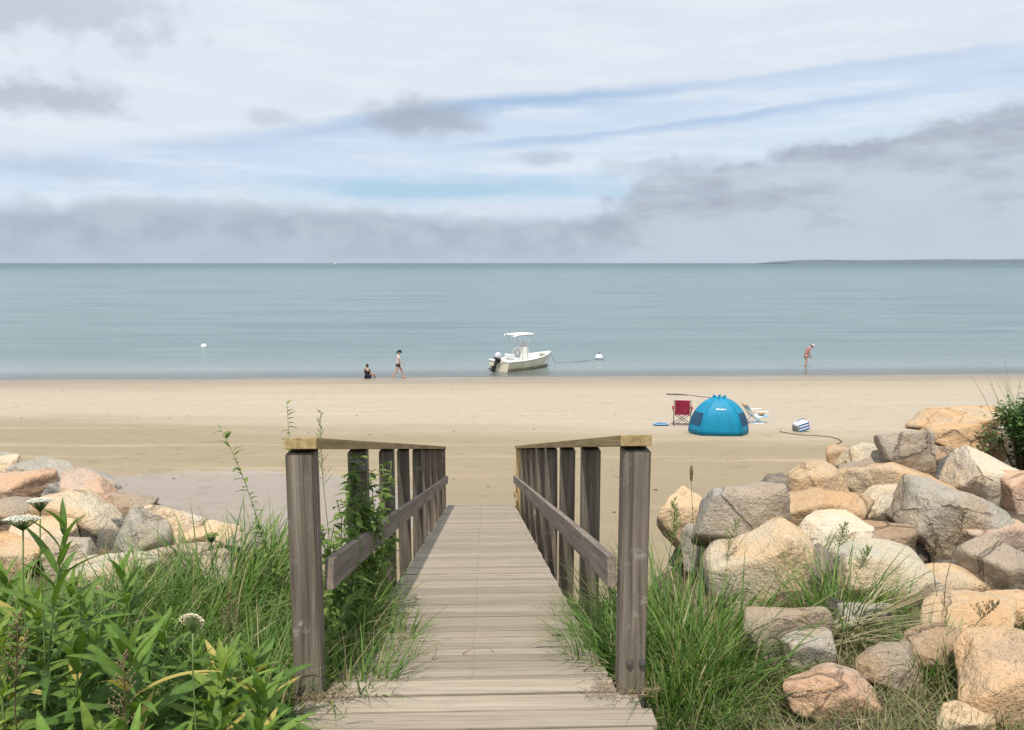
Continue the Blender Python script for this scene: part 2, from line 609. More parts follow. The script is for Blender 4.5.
def terrain(x, y):
    x = np.asarray(x, float)
    y = np.asarray(y, float)
    s = ysh(x) - y
    beach = np.where(s > 0, 0.055 * np.minimum(s, 60), np.maximum(0.03 * s, -3.0))
    beach = beach + 0.012 * np.sin(x * 0.7 + y * 0.4) * np.sin(y * 0.9 - x * 0.2) * (s > 3)
    ax, rim, toe = rim_toe(x, y)
    top = 4.56 + 0.05 * np.sin(x * 1.3) * np.cos(y * 1.1) - 0.03 * np.clip(y - 4, 0, 9)
    f = np.clip((y - rim) / np.maximum(toe - rim, 0.5), 0, 1)
    bank = top + (beach - 0.15 - top) * (0.35 * f + 0.65 * smooth01(f))
    z = np.maximum(np.where(f < 1, bank, beach), beach)
    # the ramp runs in a shallow cut
    rz = 4.62 - 0.229 * (y - 3.61) - 0.28
    cut = smooth01((1.9 - ax) / 1.0)
    z = np.where(y > 3.4, z * (1 - cut) + np.minimum(z, np.maximum(rz, beach)) * cut, z * (1 - cut) + np.minimum(z, 4.4) * cut)
    return z


def tz(x, y):
    return float(terrain(x, y))


def hit(px, py, off=0.0):
    """where the line of sight through a point of the view meets the ground (raised by off)"""
    r = ray(px, py)
    d = 2.2
    while d < 400:
        p = Vector((0, 0, CAMZ)) + r * d
        if p.z <= tz(p.x, p.y) + off:
            return p, d
        d += 0.02 if d < 25 else 0.05
    return p, d


def axis(fine0, fine1, step, far0, far1, grow=1.18):
    a = list(np.arange(fine0, fine1 + 1e-6, step))
    d, v = step, fine1
    while v < far1:
        d *= grow
        v += d
        a.append(v)
    d, v = step, fine0
    while v > far0:
        d *= grow
        v -= d
        a.insert(0, v)
    return np.array(a)


gx = axis(-14, 14, 0.22, -30000, 30000)
gy = np.concatenate([axis(-3, 22, 0.22, -6000, 22), np.arange(22.5, 60, 0.5), axis(60, 61, 0.6, 60, 30000)[1:]])
GX, GY = np.meshgrid(gx, gy)
GZ = terrain(GX, GY)
near = smooth01((30 - np.abs(GX)) / 10) * smooth01((26 - GY) / 6)
GZ = GZ + near * 0.03 * sines(np.stack([GX.ravel(), GY.ravel(), 0 * GX.ravel()], 1), 3, 2.2).reshape(GX.shape)
nx, ny = len(gx), len(gy)
mb = MB()
idx = np.arange(nx * ny).reshape(ny, nx)
quads = np.stack([idx[:-1, :-1].ravel(), idx[:-1, 1:].ravel(), idx[1:, 1:].ravel(), idx[1:, :-1].ravel()], 1)
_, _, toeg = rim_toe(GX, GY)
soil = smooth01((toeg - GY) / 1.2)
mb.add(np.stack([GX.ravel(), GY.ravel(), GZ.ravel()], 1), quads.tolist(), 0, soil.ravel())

t = newmat('sand')
pos = t.n('ShaderNodeNewGeometry').outputs['Position']
x, y, z = t.sep(pos)
soil = t.attr('tone')
nb = t.noise(t.xyz(t.m('MULTIPLY', x, 0.10), t.m('MULTIPLY', y, 0.45), 0.0), 1.0, 5, 0.6)
nb2 = t.noise(t.xyz(t.m('MULTIPLY', x, 0.05), t.m('MULTIPLY', y, 0.9), 4.0), 1.0, 5, 0.65)
nf = t.noise(pos, 2.6, 6, 0.65)
ng = t.noise(pos, 55.0, 3, 0.7)
s = t.m('SUBTRACT', t.m('ADD', 47.4, t.m('MULTIPLY', x, 0.043)), y)       # metres above the water's edge
sw = t.m('ADD', s, t.m('MULTIPLY', t.m('SUBTRACT', nb, 0.5), 6.0))
sw = t.m('ADD', sw, t.m('MULTIPLY', t.m('SUBTRACT', nb2, 0.5), 2.0))
DRY, WET, DAMP, MUD = (0.365, 0.315, 0.248), (0.232, 0.193, 0.15), (0.258, 0.212, 0.138), (0.275, 0.234, 0.19)
c = t.mix(t.step(sw, 0.2, 6.5), WET, (0.325, 0.273, 0.208))
c = t.mix(t.step(sw, 4.5, 10.0), c, DRY)
sx = t.m('ADD', sw, t.m('MULTIPLY', x, -0.22))
damp = t.step(sx, 18.5, 23.5)
c = t.mix(damp, c, DAMP)
c = t.mix(t.m('MULTIPLY', t.step(nb2, 0.5, 0.64), t.m('MULTIPLY', damp, .35)), c, (0.36, 0.29, 0.185))
# grey mud left by the tide beside the foot of the ramp
mx = t.m('DIVIDE', t.m('ADD', x, 6.8), 5.2)
my = t.m('DIVIDE', t.m('SUBTRACT', y, 15.6), 4.2)
md = t.m('SQRT', t.m('ADD', t.m('MULTIPLY', mx, mx), t.m('MULTIPLY', my, my)))
md = t.m('ADD', md, t.m('MULTIPLY', t.m('SUBTRACT', nf, 0.5), 0.7))
mud = t.step(md, 1.06, 0.92)
c = t.mix(mud, c, MUD)
mud2 = t.m('MULTIPLY', t.m('MULTIPLY', mud, t.step(y, 15.6, 13.4)), t.step(nf, 0.44, 0.6))
c = t.mix(mud2, c, (0.155, 0.125, 0.085))
# pebbly drift at the foot of the ramp
pb = t.m('MULTIPLY', t.step(y, 19.5, 17.0), t.step(ng, 0.5, 0.62))
c = t.mix(t.m('MULTIPLY', pb, .45), c, (0.16, 0.12, 0.085))
c = t.mix(t.m('MULTIPLY', t.step(nb2, 0.52, 0.72), .22), c, (0.55, 0.46, 0.34))
c = t.mix(t.m('MULTIPLY', t.step(nf, 0.54, 0.72), .34), c, t.mix(1.0, c, (0.6, 0.57, 0.52), 'MULTIPLY'))
c = t.mix(t.step(ng, 0.3, 0.7, 0, .25), c, t.mix(1.0, c, (0.72, 0.7, 0.68), 'MULTIPLY'))
scol = t.ramp(t.noise(pos, 6.0, 6, 0.7), [(0.3, (0.035, 0.028, 0.02)), (0.55, (0.095, 0.075, 0.05)), (0.75, (0.19, 0.155, 0.105))])  # dark soil, deepened so gaps between boulders look like shaded crevices
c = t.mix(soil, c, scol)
wetr = t.m('MAXIMUM', t.step(sw, 5.0, 0.5), t.m('MULTIPLY', mud, 1.0))
rough = t.m('SUBTRACT', 0.92, t.m('MULTIPLY', wetr, 0.5))
foot = t.n('ShaderNodeTexVoronoi', feature='SMOOTH_F1')
t.put(foot.inputs['Vector'], t.vm('ADD', pos, t.vm('MULTIPLY', t.noise(pos, 0.8, 3, 0.6, out=1), (1.5, 1.5, 0.0))))
foot.inputs['Scale'].default_value = 1.5
tram = t.m('MULTIPLY', t.step(foot.outputs[0], 0.32, 0.12), t.m('MULTIPLY', t.step(sw, 7.0, 12.0), t.step(t.noise(pos, 0.16, 3, 0.5), 0.42, 0.58)))
c = t.mix(t.m('MULTIPLY', tram, t.m('SUBTRACT', .30, t.m('MULTIPLY', soil, .3))), c, t.mix(1.0, c, (0.66, 0.63, 0.60), 'MULTIPLY'))  # footprint dips: their shade is also darkened into the sand colour
hgt = t.m('ADD', t.m('ADD', t.m('MULTIPLY', nf, 1.0), t.m('MULTIPLY', ng, 0.12)), t.m('MULTIPLY', tram, -0.9))
nrm = t.bump(hgt, t.m('SUBTRACT', 0.5, t.m('MULTIPLY', wetr, 0.35)), 0.05)
t.out(t.pbsdf(c, rough, nrm, 0.3))
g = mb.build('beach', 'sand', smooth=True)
g['kind'] = 'structure'

# ------------------------------------------------------------------ water
t = newmat('water')
pos = t.n('ShaderNodeNewGeometry').outputs['Position']
x, y, z = t.sep(pos)
s = t.m('SUBTRACT', y, t.m('ADD', 47.4, t.m('MULTIPLY', x, 0.043)))      # metres off the shore
big = t.noise(t.xyz(t.m('MULTIPLY', x, 0.010), t.m('MULTIPLY', y, 0.035), 0.0), 1.0, 5, 0.6)
streaks = t.noise(t.xyz(t.m('MULTIPLY', x, 0.02), t.m('MULTIPLY', y, 0.16), 3.0), 1.0, 4, 0.6)
w_a = t.noise(t.xyz(t.m('MULTIPLY', x, 0.28), t.m('MULTIPLY', y, 0.8), 0.0), 1.0, 4, 0.6)
w_b = t.noise(t.xyz(t.m('MULTIPLY', x, 2.2), t.m('MULTIPLY', y, 3.6), 5.0), 1.0, 3, 0.6)
w_c = t.noise(t.xyz(t.m('MULTIPLY', x, 0.08), t.m('MULTIPLY', y, 0.28), 8.0), 1.0, 3, 0.5)
deep = t.step(t.m('ADD', s, t.m('MULTIPLY', t.m('SUBTRACT', big, .5), 160.0)), 60.0, 1600.0)
c = t.mix(t.step(s, 0.0, 14.0), (0.165, 0.195, 0.188), (0.115, 0.170, 0.176))
c = t.mix(deep, c, (0.065, 0.126, 0.134))
c = t.mix(t.m('MULTIPLY', t.step(big, .5, .7), .4), c, (0.10, 0.155, 0.165))
chop = t.noise(t.xyz(t.m('MULTIPLY', x, 0.09), t.m('MULTIPLY', y, 0.55), 13.0), 1.0, 4, 0.65)
c = t.mix(t.m('MULTIPLY', t.step(chop, .48, .62), t.step(s, 4.0, 20.0, 0.0, .32)), c, (0.075, 0.12, 0.128))
c = t.mix(t.m('MULTIPLY', t.step(chop, .46, .36), t.step(s, 4.0, 20.0, 0.0, .28)), c, (0.16, 0.22, 0.225))
c = t.mix(t.m('MULTIPLY', t.step(streaks, .46, .66), t.step(s, 6.0, 30.0, 0.0, 0.7)), c, (0.06, 0.10, 0.115))
calm = t.step(s, 0.5, 14.0)
hh = t.m('ADD', t.m('MULTIPLY', w_a, 0.24), t.m('ADD', t.m('MULTIPLY', w_b, 0.03), t.m('MULTIPLY', w_c, 0.35)))
hh = t.m('MULTIPLY', hh, t.m('ADD', 0.16, t.m('MULTIPLY', calm, t.m('ADD', 0.45, t.m('MULTIPLY', streaks, 0.75)))))
nrm = t.bump(hh, 1.0, 1.0)
rough = t.m('ADD', t.m('ADD', 0.10, t.m('MULTIPLY', calm, 0.14)), t.m('MULTIPLY', deep, 0.22))
pb_ = t.pbsdf(c, rough, nrm, 0.32, IOR=1.33)
tr = t.n('ShaderNodeBsdfTransparent')
t.out(t.mixsh(t.step(s, -0.6, 4.5, 0.45, 1.0), tr.outputs[0], pb_))
mb = MB()
wx = axis(-60, 60, 6, -45000, 45000, 1.5)
wy = np.concatenate([np.arange(38, 80, 4), axis(80, 84, 5, 80, 60000, 1.35)[1:]])
WX, WY = np.meshgrid(wx, wy)
idx = np.arange(WX.size).reshape(WX.shape)
quads = np.stack([idx[:-1, :-1].ravel(), idx[:-1, 1:].ravel(), idx[1:, 1:].ravel(), idx[1:, :-1].ravel()], 1)
mb.add(np.stack([WX.ravel(), WY.ravel(), 0 * WX.ravel()], 1), quads.tolist())
w = mb.build('sea', 'water', smooth=True)
w['kind'] = 'structure'

# little wave lip along the water's edge, its shadow put into the dark colour
def edge_strip(name, off, h, wd, mat, x0=-60, x1=60, seed=1, n=400):
    mb = MB()
    xs = np.linspace(x0, x1, n)
    jit = 0.35 * sines(np.stack([xs, 0 * xs, 0 * xs], 1), seed, 0.35) + 0.12 * sines(np.stack([xs, 0 * xs, 0 * xs], 1), seed + 1, 1.6)
    ww = wd * (0.6 + 0.5 * np.abs(sines(np.stack([xs, 0 * xs, 0 * xs], 1), seed + 2, 0.9)))
    prof = [(-1.0, 0.0), (-0.4, 0.7), (0.0, 1.0), (0.45, 0.6), (1.0, 0.0)]
    vs = []
    for i in range(n):
        yy = ysh(xs[i]) + off + jit[i]
        zb = max(0.0, tz(xs[i], yy)) - 0.012
        for a, b in prof:
            vs.append((xs[i], yy + a * ww[i], zb + b * h * (0.6 + 0.4 * ww[i] / wd)))
    k = len(prof)
    fs = [(i * k + j, (i + 1) * k + j, (i + 1) * k + j + 1, i * k + j + 1) for i in range(n - 1) for j in range(k - 1)]
    mb.add(vs, fs)
    o = mb.build(name, mat, smooth=True)
    o['kind'] = 'structure'
    return o


t = newmat('wavelet_shade')
t.out(t.pbsdf((0.10, 0.125, 0.12), 0.25, None, 0.4))
edge_strip('shore_water', 0.15, 0.05, 0.22, 'wavelet_shade', seed=11)

# ------------------------------------------------------------------ far headland
mb = MB()
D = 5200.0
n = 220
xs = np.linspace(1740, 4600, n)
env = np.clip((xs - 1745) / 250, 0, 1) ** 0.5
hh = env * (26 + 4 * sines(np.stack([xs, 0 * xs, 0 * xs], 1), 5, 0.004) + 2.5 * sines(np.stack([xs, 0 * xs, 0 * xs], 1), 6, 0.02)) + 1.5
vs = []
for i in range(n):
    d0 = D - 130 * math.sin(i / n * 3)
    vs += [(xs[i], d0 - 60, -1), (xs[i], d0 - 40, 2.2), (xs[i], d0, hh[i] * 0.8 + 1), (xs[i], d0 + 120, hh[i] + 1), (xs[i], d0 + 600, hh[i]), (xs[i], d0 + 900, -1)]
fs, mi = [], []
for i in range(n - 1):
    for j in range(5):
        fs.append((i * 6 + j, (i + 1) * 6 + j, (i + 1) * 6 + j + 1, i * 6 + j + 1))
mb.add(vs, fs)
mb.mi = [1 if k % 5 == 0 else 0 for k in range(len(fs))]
o = mb.build('hills', ['headland_hazy', 'headland_hazy_shore'])
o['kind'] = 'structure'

# ------------------------------------------------------------------ boardwalk
vpr = ray(484, 449).normalized()
U = vpr                                                     # down the ramp
RX = Vector((U.y, -U.x, 0)).normalized()                    # across, to the right
NU = RX.cross(U).normalized()
O = P(471.5, 690, 3.83)
HALF = 0.674
LEN = 12.75
RB = Matrix((RX, U, NU)).transposed()
YAW = math.atan2(-U.x, U.y)
Uh = Vector((U.x, U.y, 0)).normalized()
RH = Matrix.Rotation(YAW, 3, 'Z')


def rp(a, s, h=0.0):
    """across a, down the ramp s, plumb height h above the deck"""
    return O + RX * a + U * s + Vector((0, 0, h))


CAPH = 1.10
for _ in range(30):                                         # underside of the cap lies on the eye's own ramp line
    q = O + Vector((0, 0, CAPH)) - Vector((0, 0, CAMZ))
    yy = CY - F * (q.dot(Vector((0, SP, CP))) / q.dot(Vector((0, CP, -SP))))
    CAPH += (yy - 449) * 0.002

bw = empty('boardwalk', O, 0.0, 'weathered grey plank ramp with post railings running down to the beach', 'boardwalk')
bwinv = Vector(O)
mb = MB()
r_ = random.Random(4)
PITCHB = 0.148
s = 0.11
secs = [2.9, 5.55, 8.9]
k = 0
while s < LEN:
    wv = PITCHB * r_.uniform(0.93, 1.05)
    if secs and s > secs[0]:
        s += 0.022
        secs.pop(0)
    ln = HALF * 2 + r_.uniform(-0.012, 0.012)
    tilt = Matrix.Rotation(r_.uniform(-0.004, 0.004), 3, 'Z') @ Matrix.Rotation(r_.uniform(-0.012, 0.012), 3, 'X')
    c = O + U * (s + wv / 2) + RX * r_.uniform(-0.006, 0.006) - NU * (0.02 + r_.uniform(0, 0.007))
    for a in (-HALF + 0.06, 0.0, HALF - 0.06):
        for e_ in (-.035, .035):
            mb.tube([c - O + RX * (a + r_.uniform(-.008, .008)) + U * e_ + NU * .017, c - O + RX * (a + r_.uniform(-.004, .004)) + U * e_ + NU * .0205], .0034, 6, 1)
    mb.box(c - O, (ln, wv - 0.014 - r_.choice([0, 0, .003, .010]), 0.038), RB @ tilt, 0.006, 0, r_.uniform(0.0, 1))
    s += wv
# level planks in front of the railing posts
s = 0.105
while s > -3.9:
    wv = 0.142 * r_.uniform(0.93, 1.05)
    tilt = Matrix.Rotation(r_.uniform(-0.005, 0.005), 3, 'Z')
    s -= wv
    c = Uh * (s + wv / 2) - Vector((0, 0, 0.02 + r_.uniform(0, 0.005))) + RX * r_.uniform(-0.02, 0.02)
    full = s < -0.16
    mb.box(c, ((HALF + 0.118) * 2 + r_.uniform(-.02, .02) if full else HALF * 2, wv - 0.014, 0.038), RH @ tilt, 0.006, 0, r_.uniform(0.25, 1))
deck = mb.build('deck', ['deck_wood', 'steel'], bw)
mb = MB()
for a in (-HALF + 0.06, 0.0, HALF - 0.06):
    c = U * (LEN / 2 + 0.1) + RX * a - NU * 0.145
    mb.box(c, (0.045, LEN - 0.1, 0.20), RB, 0.003)
mb.build('stringer', 'rail_wood', bw)
mb = MB()
for a in (-HALF, 0.0, HALF):
    mb.box(Uh * -1.9 + RX * a + Vector((0, 0, -0.15)), (0.045, 3.9, 0.19), RH, 0.003)
mb.build('platform_joist', 'rail_wood', bw)

PW = 0.122


def post_mesh(h, w, seed):
    rr = random.Random(seed)
    bm = bmesh.new()
    bmesh.ops.create_cube(bm, size=1)
    for v in bm.verts:
        v.co = Vector((v.co.x * w, v.co.y * w, (v.co.z + 0.5) * h))
    bmesh.ops.bevel(bm, geom=list(bm.edges), offset=0.006, segments=2, affect='EDGES')
    return bm


spos = [0.0, 1.5, 3.05, 4.55, 6.05, 7.55, 9.05, 10.6, 12.2]
for side in (-1, 1):
    for i, s in enumerate(spos):
        w = PW if i == 0 else 0.116
        ss = s * (1.0 if side < 0 else 0.96) + (0.0 if i == 0 else 0.06)
        if side > 0 and i == len(spos) - 1:
            ss = 12.3
        base = rp(side * (HALF + w / 2 + 0.006), ss, 0.0)
        below = 0.06 if i == 0 else 0.5
        ground = tz(base.x, base.y)
        below = max(below, base.z - ground + 0.15)
        top = CAPH - 0.002
        mbp = MB()
        bm = post_mesh(top + below, w, i)
        mbp.addbm(bm, (0, 0, 0), Matrix.Rotation(YAW + random.uniform(-.02, .02), 3, 'Z') @ Matrix.Rotation(random.uniform(-.008, .008) + (0.02 if (side < 0 and i == 0) else 0) * 0, 3, 'Y'), 0, random.uniform(0.1, 0.9))
        last = i == len(spos) - 1
        po = mbp.build('post', 'new_wood' if (last and side > 0) else 'post_wood', bw, loc=base - O - Vector((0, 0, below)))
        if last and side > 0:
            po['label'] = 'paler new timber end post'
        if i == 0 and side > 0:
            for qx in (-0.012, 0.046):
                mq = MB()
                mq.tube([(0, 0.004, 0), (0, -0.010, 0)], [0.016, 0.016], 14)
                mq.tube([(0, -0.008, 0), (0, -0.018, 0)], [0.009, 0.007], 10)
                mq.build('bolt', 'steel', po, loc=RH @ Vector((qx, -w / 2 - 0.002, below + 0.155)))
    # cap boards
    cuts = [-0.074, 3.12, 6.1, 9.1, 12.35] if side < 0 else [-0.074, 2.95, 5.85, 8.75, 12.42]
    for a, b in zip(cuts[:-1], cuts[1:]):
        mbc = MB()
        ln = b - a - 0.006
        mbc.box((0, 0, 0), (0.138, ln, 0.050), None, 0.004, 0, random.uniform(0.3, 0.9))
        c = rp(side * (HALF + PW / 2 + 0.004), (a + b) / 2, CAPH + 0.030 + random.uniform(0, 0.004))
        oc = mbc.build('top_rail', 'cap_wood', bw, loc=c - O)
        oc.rotation_euler = RB.to_euler()
    # mid rails on the inner faces of the posts
    cuts = [0.05, 3.1, 7.6, 12.2] if side < 0 else [0.02, 2.95, 7.3, 12.3]
    for k, (a, b) in enumerate(zip(cuts[:-1], cuts[1:])):
        mbc = MB()
        ln = b - a - 0.012
        mbc.box((0, 0, 0), (0.042, ln, 0.142), None, 0.005, 0, random.uniform(0.2, 0.8))
        c = rp(side * (HALF - 0.019), (a + b) / 2, 0.565 - k * 0.006)
        oc = mbc.build('mid_rail', 'new_wood' if (side > 0 and k == 5) else 'rail_wood', bw, loc=c - O)
        oc.rotation_euler = (RB @ Matrix.Rotation(random.uniform(-.004, .004), 3, 'X')).to_euler()
# short new lower board at the foot, right side
mbc = MB()
mbc.box((0, 0, 0), (0.03, 1.3, 0.11), None, 0.004, 0, 0.8)
oc = mbc.build('foot_rail', 'new_wood', bw, loc=rp(HALF - 0.017, 11.75, 0.25) - O)
oc.rotation_euler = RB.to_euler()

# ------------------------------------------------------------------ boulders
def boulder_mesh(seed, ang=0.5, sub=4):
    rr = np.random.default_rng(seed)
    bm = bmesh.new()
    bmesh.ops.create_icosphere(bm, subdivisions=sub, radius=1)
    D = np.array([v.co[:] for v in bm.verts])
    D /= np.linalg.norm(D, axis=1)[:, None]
    axes = np.array([[1, 0, 0], [-1, 0, 0], [0, 1, 0], [0, -1, 0], [0, 0, 1], [0, 0, -1]], float)
    nrm = np.concatenate([axes + rr.normal(size=(6, 3)) * 0.30, rr.normal(size=(int(rr.integers(8, 14)), 3))])
    nrm /= np.linalg.norm(nrm, axis=1)[:, None]
    off = np.concatenate([rr.uniform(0.58, 0.82, 6), rr.uniform(0.68, 1.0, len(nrm) - 6)])
    dots = D @ nrm.T
    rad = np.where(dots > 0.05, off / np.maximum(dots, 0.05), 5.0)
    kk = 24 + 44 * ang
    rad = -np.log(np.exp(-kk * np.minimum(rad, 2.2)).sum(1) + np.exp(-kk * 1.12)) / kk
    Pp = D * rad[:, None]
    d = 0.05 * sines(Pp, seed + 1, 2.2) + 0.03 * sines(Pp, seed + 2, 5) - 0.03 * np.abs(sines(Pp, seed + 5, 4, 8)) + 0.016 * sines(Pp, seed + 3, 11, 14) + 0.010 * sines(Pp, seed + 4, 24, 18)
    Pp = Pp + D * d[:, None]
    Pp = Pp - (Pp.max(0) + Pp.min(0)) / 2
    Pp /= np.abs(Pp).max(0)[None, :]
    faces = [[v.index for v in f.verts] for f in bm.faces]
    bm.free()
    return Pp, faces


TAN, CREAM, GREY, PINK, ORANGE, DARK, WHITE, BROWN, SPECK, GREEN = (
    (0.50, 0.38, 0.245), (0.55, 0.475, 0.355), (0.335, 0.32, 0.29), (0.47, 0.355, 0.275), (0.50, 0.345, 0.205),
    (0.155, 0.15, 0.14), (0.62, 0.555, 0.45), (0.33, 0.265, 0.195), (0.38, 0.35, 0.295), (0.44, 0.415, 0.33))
# (centre x, y, width, height in the view, colour, tilt deg, label)
ROCKS = [
    (962, 421, 88, 24, TAN, -2, 'long flat orange-tan boulder at the top of the right rock pile beside the bush'),
    (966, 438, 80, 30, TAN, 3, 'tan boulder lying under the long flat orange-tan one'),
    (976, 455, 54, 32, ORANGE, -5, 'orange boulder at the foot of the green bush'),
    (905, 452, 60, 44, GREY, 5, 'grey boulder at the beach edge below the long flat orange-tan one'),
    (934, 463, 44, 28, BROWN, -8, 'small brown boulder between the grey beach-edge boulder and the orange one'),
    (958, 474, 32, 30, DARK, 10, 'dark boulder in shade left of the big cream-white one'),  # dark rock colour stands in for the shade on it
    (838, 462, 28, 28, ORANGE, 10, 'small reddish boulder at the beach edge of the right rock pile'),
    (865, 461, 46, 30, CREAM, 4, 'pale tan boulder between the small reddish one and the grey one'),
    (812, 486, 60, 40, TAN, -4, 'tan boulder with an orange stain facing the beach tent'),
    (860, 485, 54, 36, BROWN, -20, 'brown-grey boulder wedged behind the long slanting tan one'),
    (900, 489, 112, 46, TAN, 12, 'long slanting tan boulder across the middle of the right rock pile'),
    (908, 513, 92, 48, CREAM, 8, 'wide pale boulder directly under the long slanting tan one'),
    (773, 495, 36, 34, DARK, 0, 'small dark grey boulder at the seaward edge of the right pile'),
    (737, 520, 84, 64, GREY, -12, 'big grey boulder with a pale top behind the tall grass'),
    (686, 524, 60, 54, CREAM, 22, 'pale tan boulder half hidden by grass nearest the boardwalk'),
    (818, 517, 98, 50, TAN, 3, 'broad tan boulder right of the big grey one'),
    (996, 482, 78, 52, WHITE, 6, 'big cream-white boulder below the green bush'),
    (1020, 496, 40, 40, PINK, 0, 'pinkish boulder against the right side of the cream-white one'),
    (950, 528, 104, 68, SPECK, 22, 'big speckled grey boulder sloping down below the cream-white one'),
    (758, 567, 98, 76, CREAM, -6, 'big cream boulder with an orange side next to the tall grass'),
    (828, 546, 78, 54, WHITE, 0, 'cream boulder squeezed between two tan ones in the middle of the pile'),
    (874, 547, 78, 48, BROWN, 8, 'brown-grey boulder under the wide pale one'),
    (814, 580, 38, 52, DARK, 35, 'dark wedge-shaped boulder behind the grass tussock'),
    (890, 580, 106, 60, GREEN, 0, 'greenish tan boulder right of the grass tussock'),
    (990, 543, 86, 48, PINK, 12, 'pinkish tan speckled boulder below the big speckled grey one'),
    (938, 590, 90, 42, TAN, -4, 'tan boulder with a bright flat top in the lower right pile'),
    (1006, 577, 58, 78, GREY, -30, 'tall dark grey boulder leaning at the right edge'),
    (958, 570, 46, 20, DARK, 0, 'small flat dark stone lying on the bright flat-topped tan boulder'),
    (972, 629, 100, 50, TAN, -5, 'broad tan boulder under the leaning dark grey one'),
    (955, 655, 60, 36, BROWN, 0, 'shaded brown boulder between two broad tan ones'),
    (1002, 677, 90, 80, ORANGE, 15, 'big orange-tan boulder in the lower right corner'),
    (962, 724, 50, 30, CREAM, 0, 'small pale boulder sunk in short grass at the bottom right'),
    (825, 693, 86, 42, PINK, 8, 'single pinkish boulder lying in short grass in front of the pile'),
    (784, 634, 80, 60, BROWN, -10, 'rough brown-tan boulder below the big cream one with the orange side'),
    (803, 652, 50, 42, SPECK, 10, 'small speckled grey boulder left of the grass tussock'),
    (930, 652, 64, 52, BROWN, 25, 'brown boulder at the right of the dry grass stems'),
    (893, 668, 76, 46, BROWN, 0, 'dull brown boulder partly buried below the grass tussock'),
    (1010, 616, 50, 36, TAN, 0, 'small tan boulder at the right edge below the leaning grey one'),
    (712, 548, 50, 44, SPECK, 0, 'speckled grey boulder sunk behind the tall grass'),
    (862, 620, 60, 40, SPECK, 0, 'grey speckled boulder behind the grass tussock leaves'),
    # left pile
    (8, 471, 34, 24, CREAM, 0, 'cream boulder at the left edge on top of the left rock pile'),
    (43, 476, 56, 28, SPECK, 8, 'greyish tan boulder on the crest of the left rock pile'),
    (20, 493, 66, 40, PINK, 4, 'big pink-tan boulder at the left edge'),
    (90, 492, 66, 32, PINK, 20, 'pinkish slanting boulder facing the mud on the left pile'),
    (86, 508, 76, 32, GREY, 22, 'long grey boulder lying below the pinkish slanting one'),
    (82, 524, 78, 44, CREAM, 28, 'big cream boulder slanting down in the middle of the left pile'),
    (14, 524, 58, 42, BROWN, 0, 'dark tan boulder at the left edge behind the flat white flowers'),
    (44, 537, 66, 40, CREAM, -10, 'cream-tan boulder just above the left foliage'),
    (95, 482, 46, 20, GREY, 14, 'thin grey slab on the seaward side of the left pile'),
    (130, 506, 44, 24, BROWN, 14, 'small brown boulder at the seaward end of the left pile'),
    (118, 531, 28, 26, DARK, 0, 'small round dark stone between the cream and the grey-tan boulders'),
    (143, 541, 48, 50, SPECK, 10, 'grey-tan rounded boulder right of the small dark stone'),
    (167, 531, 62, 46, WHITE, 12, 'smooth cream-white boulder on the left pile'),
    (212, 541, 54, 30, CREAM, 14, 'pale boulder at the ramp end of the left pile'),
    (182, 560, 54, 28, PINK, 0, 'low pink boulder showing through the left grass'),
    (110, 575, 92, 36, GREEN, 0, 'low greenish grey boulder right behind the left foliage'),
    (18, 556, 60, 36, TAN, 0, 'tan boulder behind the spiky plant at the left edge'),
    (158, 514, 42, 18, GREY, 18, 'narrow grey boulder behind the smooth cream-white one'),
    (244, 549, 36, 26, GREY, 0, 'small grey boulder next to the ramp end of the left pile'),
    (206, 571, 58, 30, SPECK, 0, 'grey boulder in the grass near the left railing'),
    (2, 461, 26, 14, GREY, 0, 'little grey stone at the left edge behind the crest'),
    (70, 560, 60, 34, SPECK, 0, 'speckled boulder just above the big lance-leaved plant'),
]
for i, (px, py, w, h, col, tilt, lab) in enumerate(ROCKS):
    _, d0 = hit(px, py, 0.0)
    k = d0 / F
    p, d = hit(px, py, 0.36 * h * k)
    k = d / F
    V, fs = boulder_mesh(100 + i, random.uniform(0.2, 1.0), 5 if d < 10 else 4)
    rx = 0.57 * w * k
    ry = 0.5 * (rx + 0.5 * h * k) * random.uniform(0.9, 1.1)
    sn = max(0.1, -ray(px, py).normalized().z)
    rz = max(math.sqrt(max((0.60 * h * k) ** 2 - (sn * ry * 0.8) ** 2, 0)) / math.sqrt(1 - sn * sn), 0.36 * h * k)
    mbr = MB()
    V = V * np.array([rx, ry, rz])
    Mr = np.array(Matrix.Rotation(R(tilt), 3, 'Y'))
    V = V @ Mr.T
    mbr.add(V, fs)
    o = mbr.build('boulder', 'rock', smooth=True, loc=p)
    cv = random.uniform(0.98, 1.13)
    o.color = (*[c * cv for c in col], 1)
    tag(o, lab, 'boulder', 'riprap boulders right of the boardwalk' if i < 40 else 'riprap boulders left of the boardwalk')

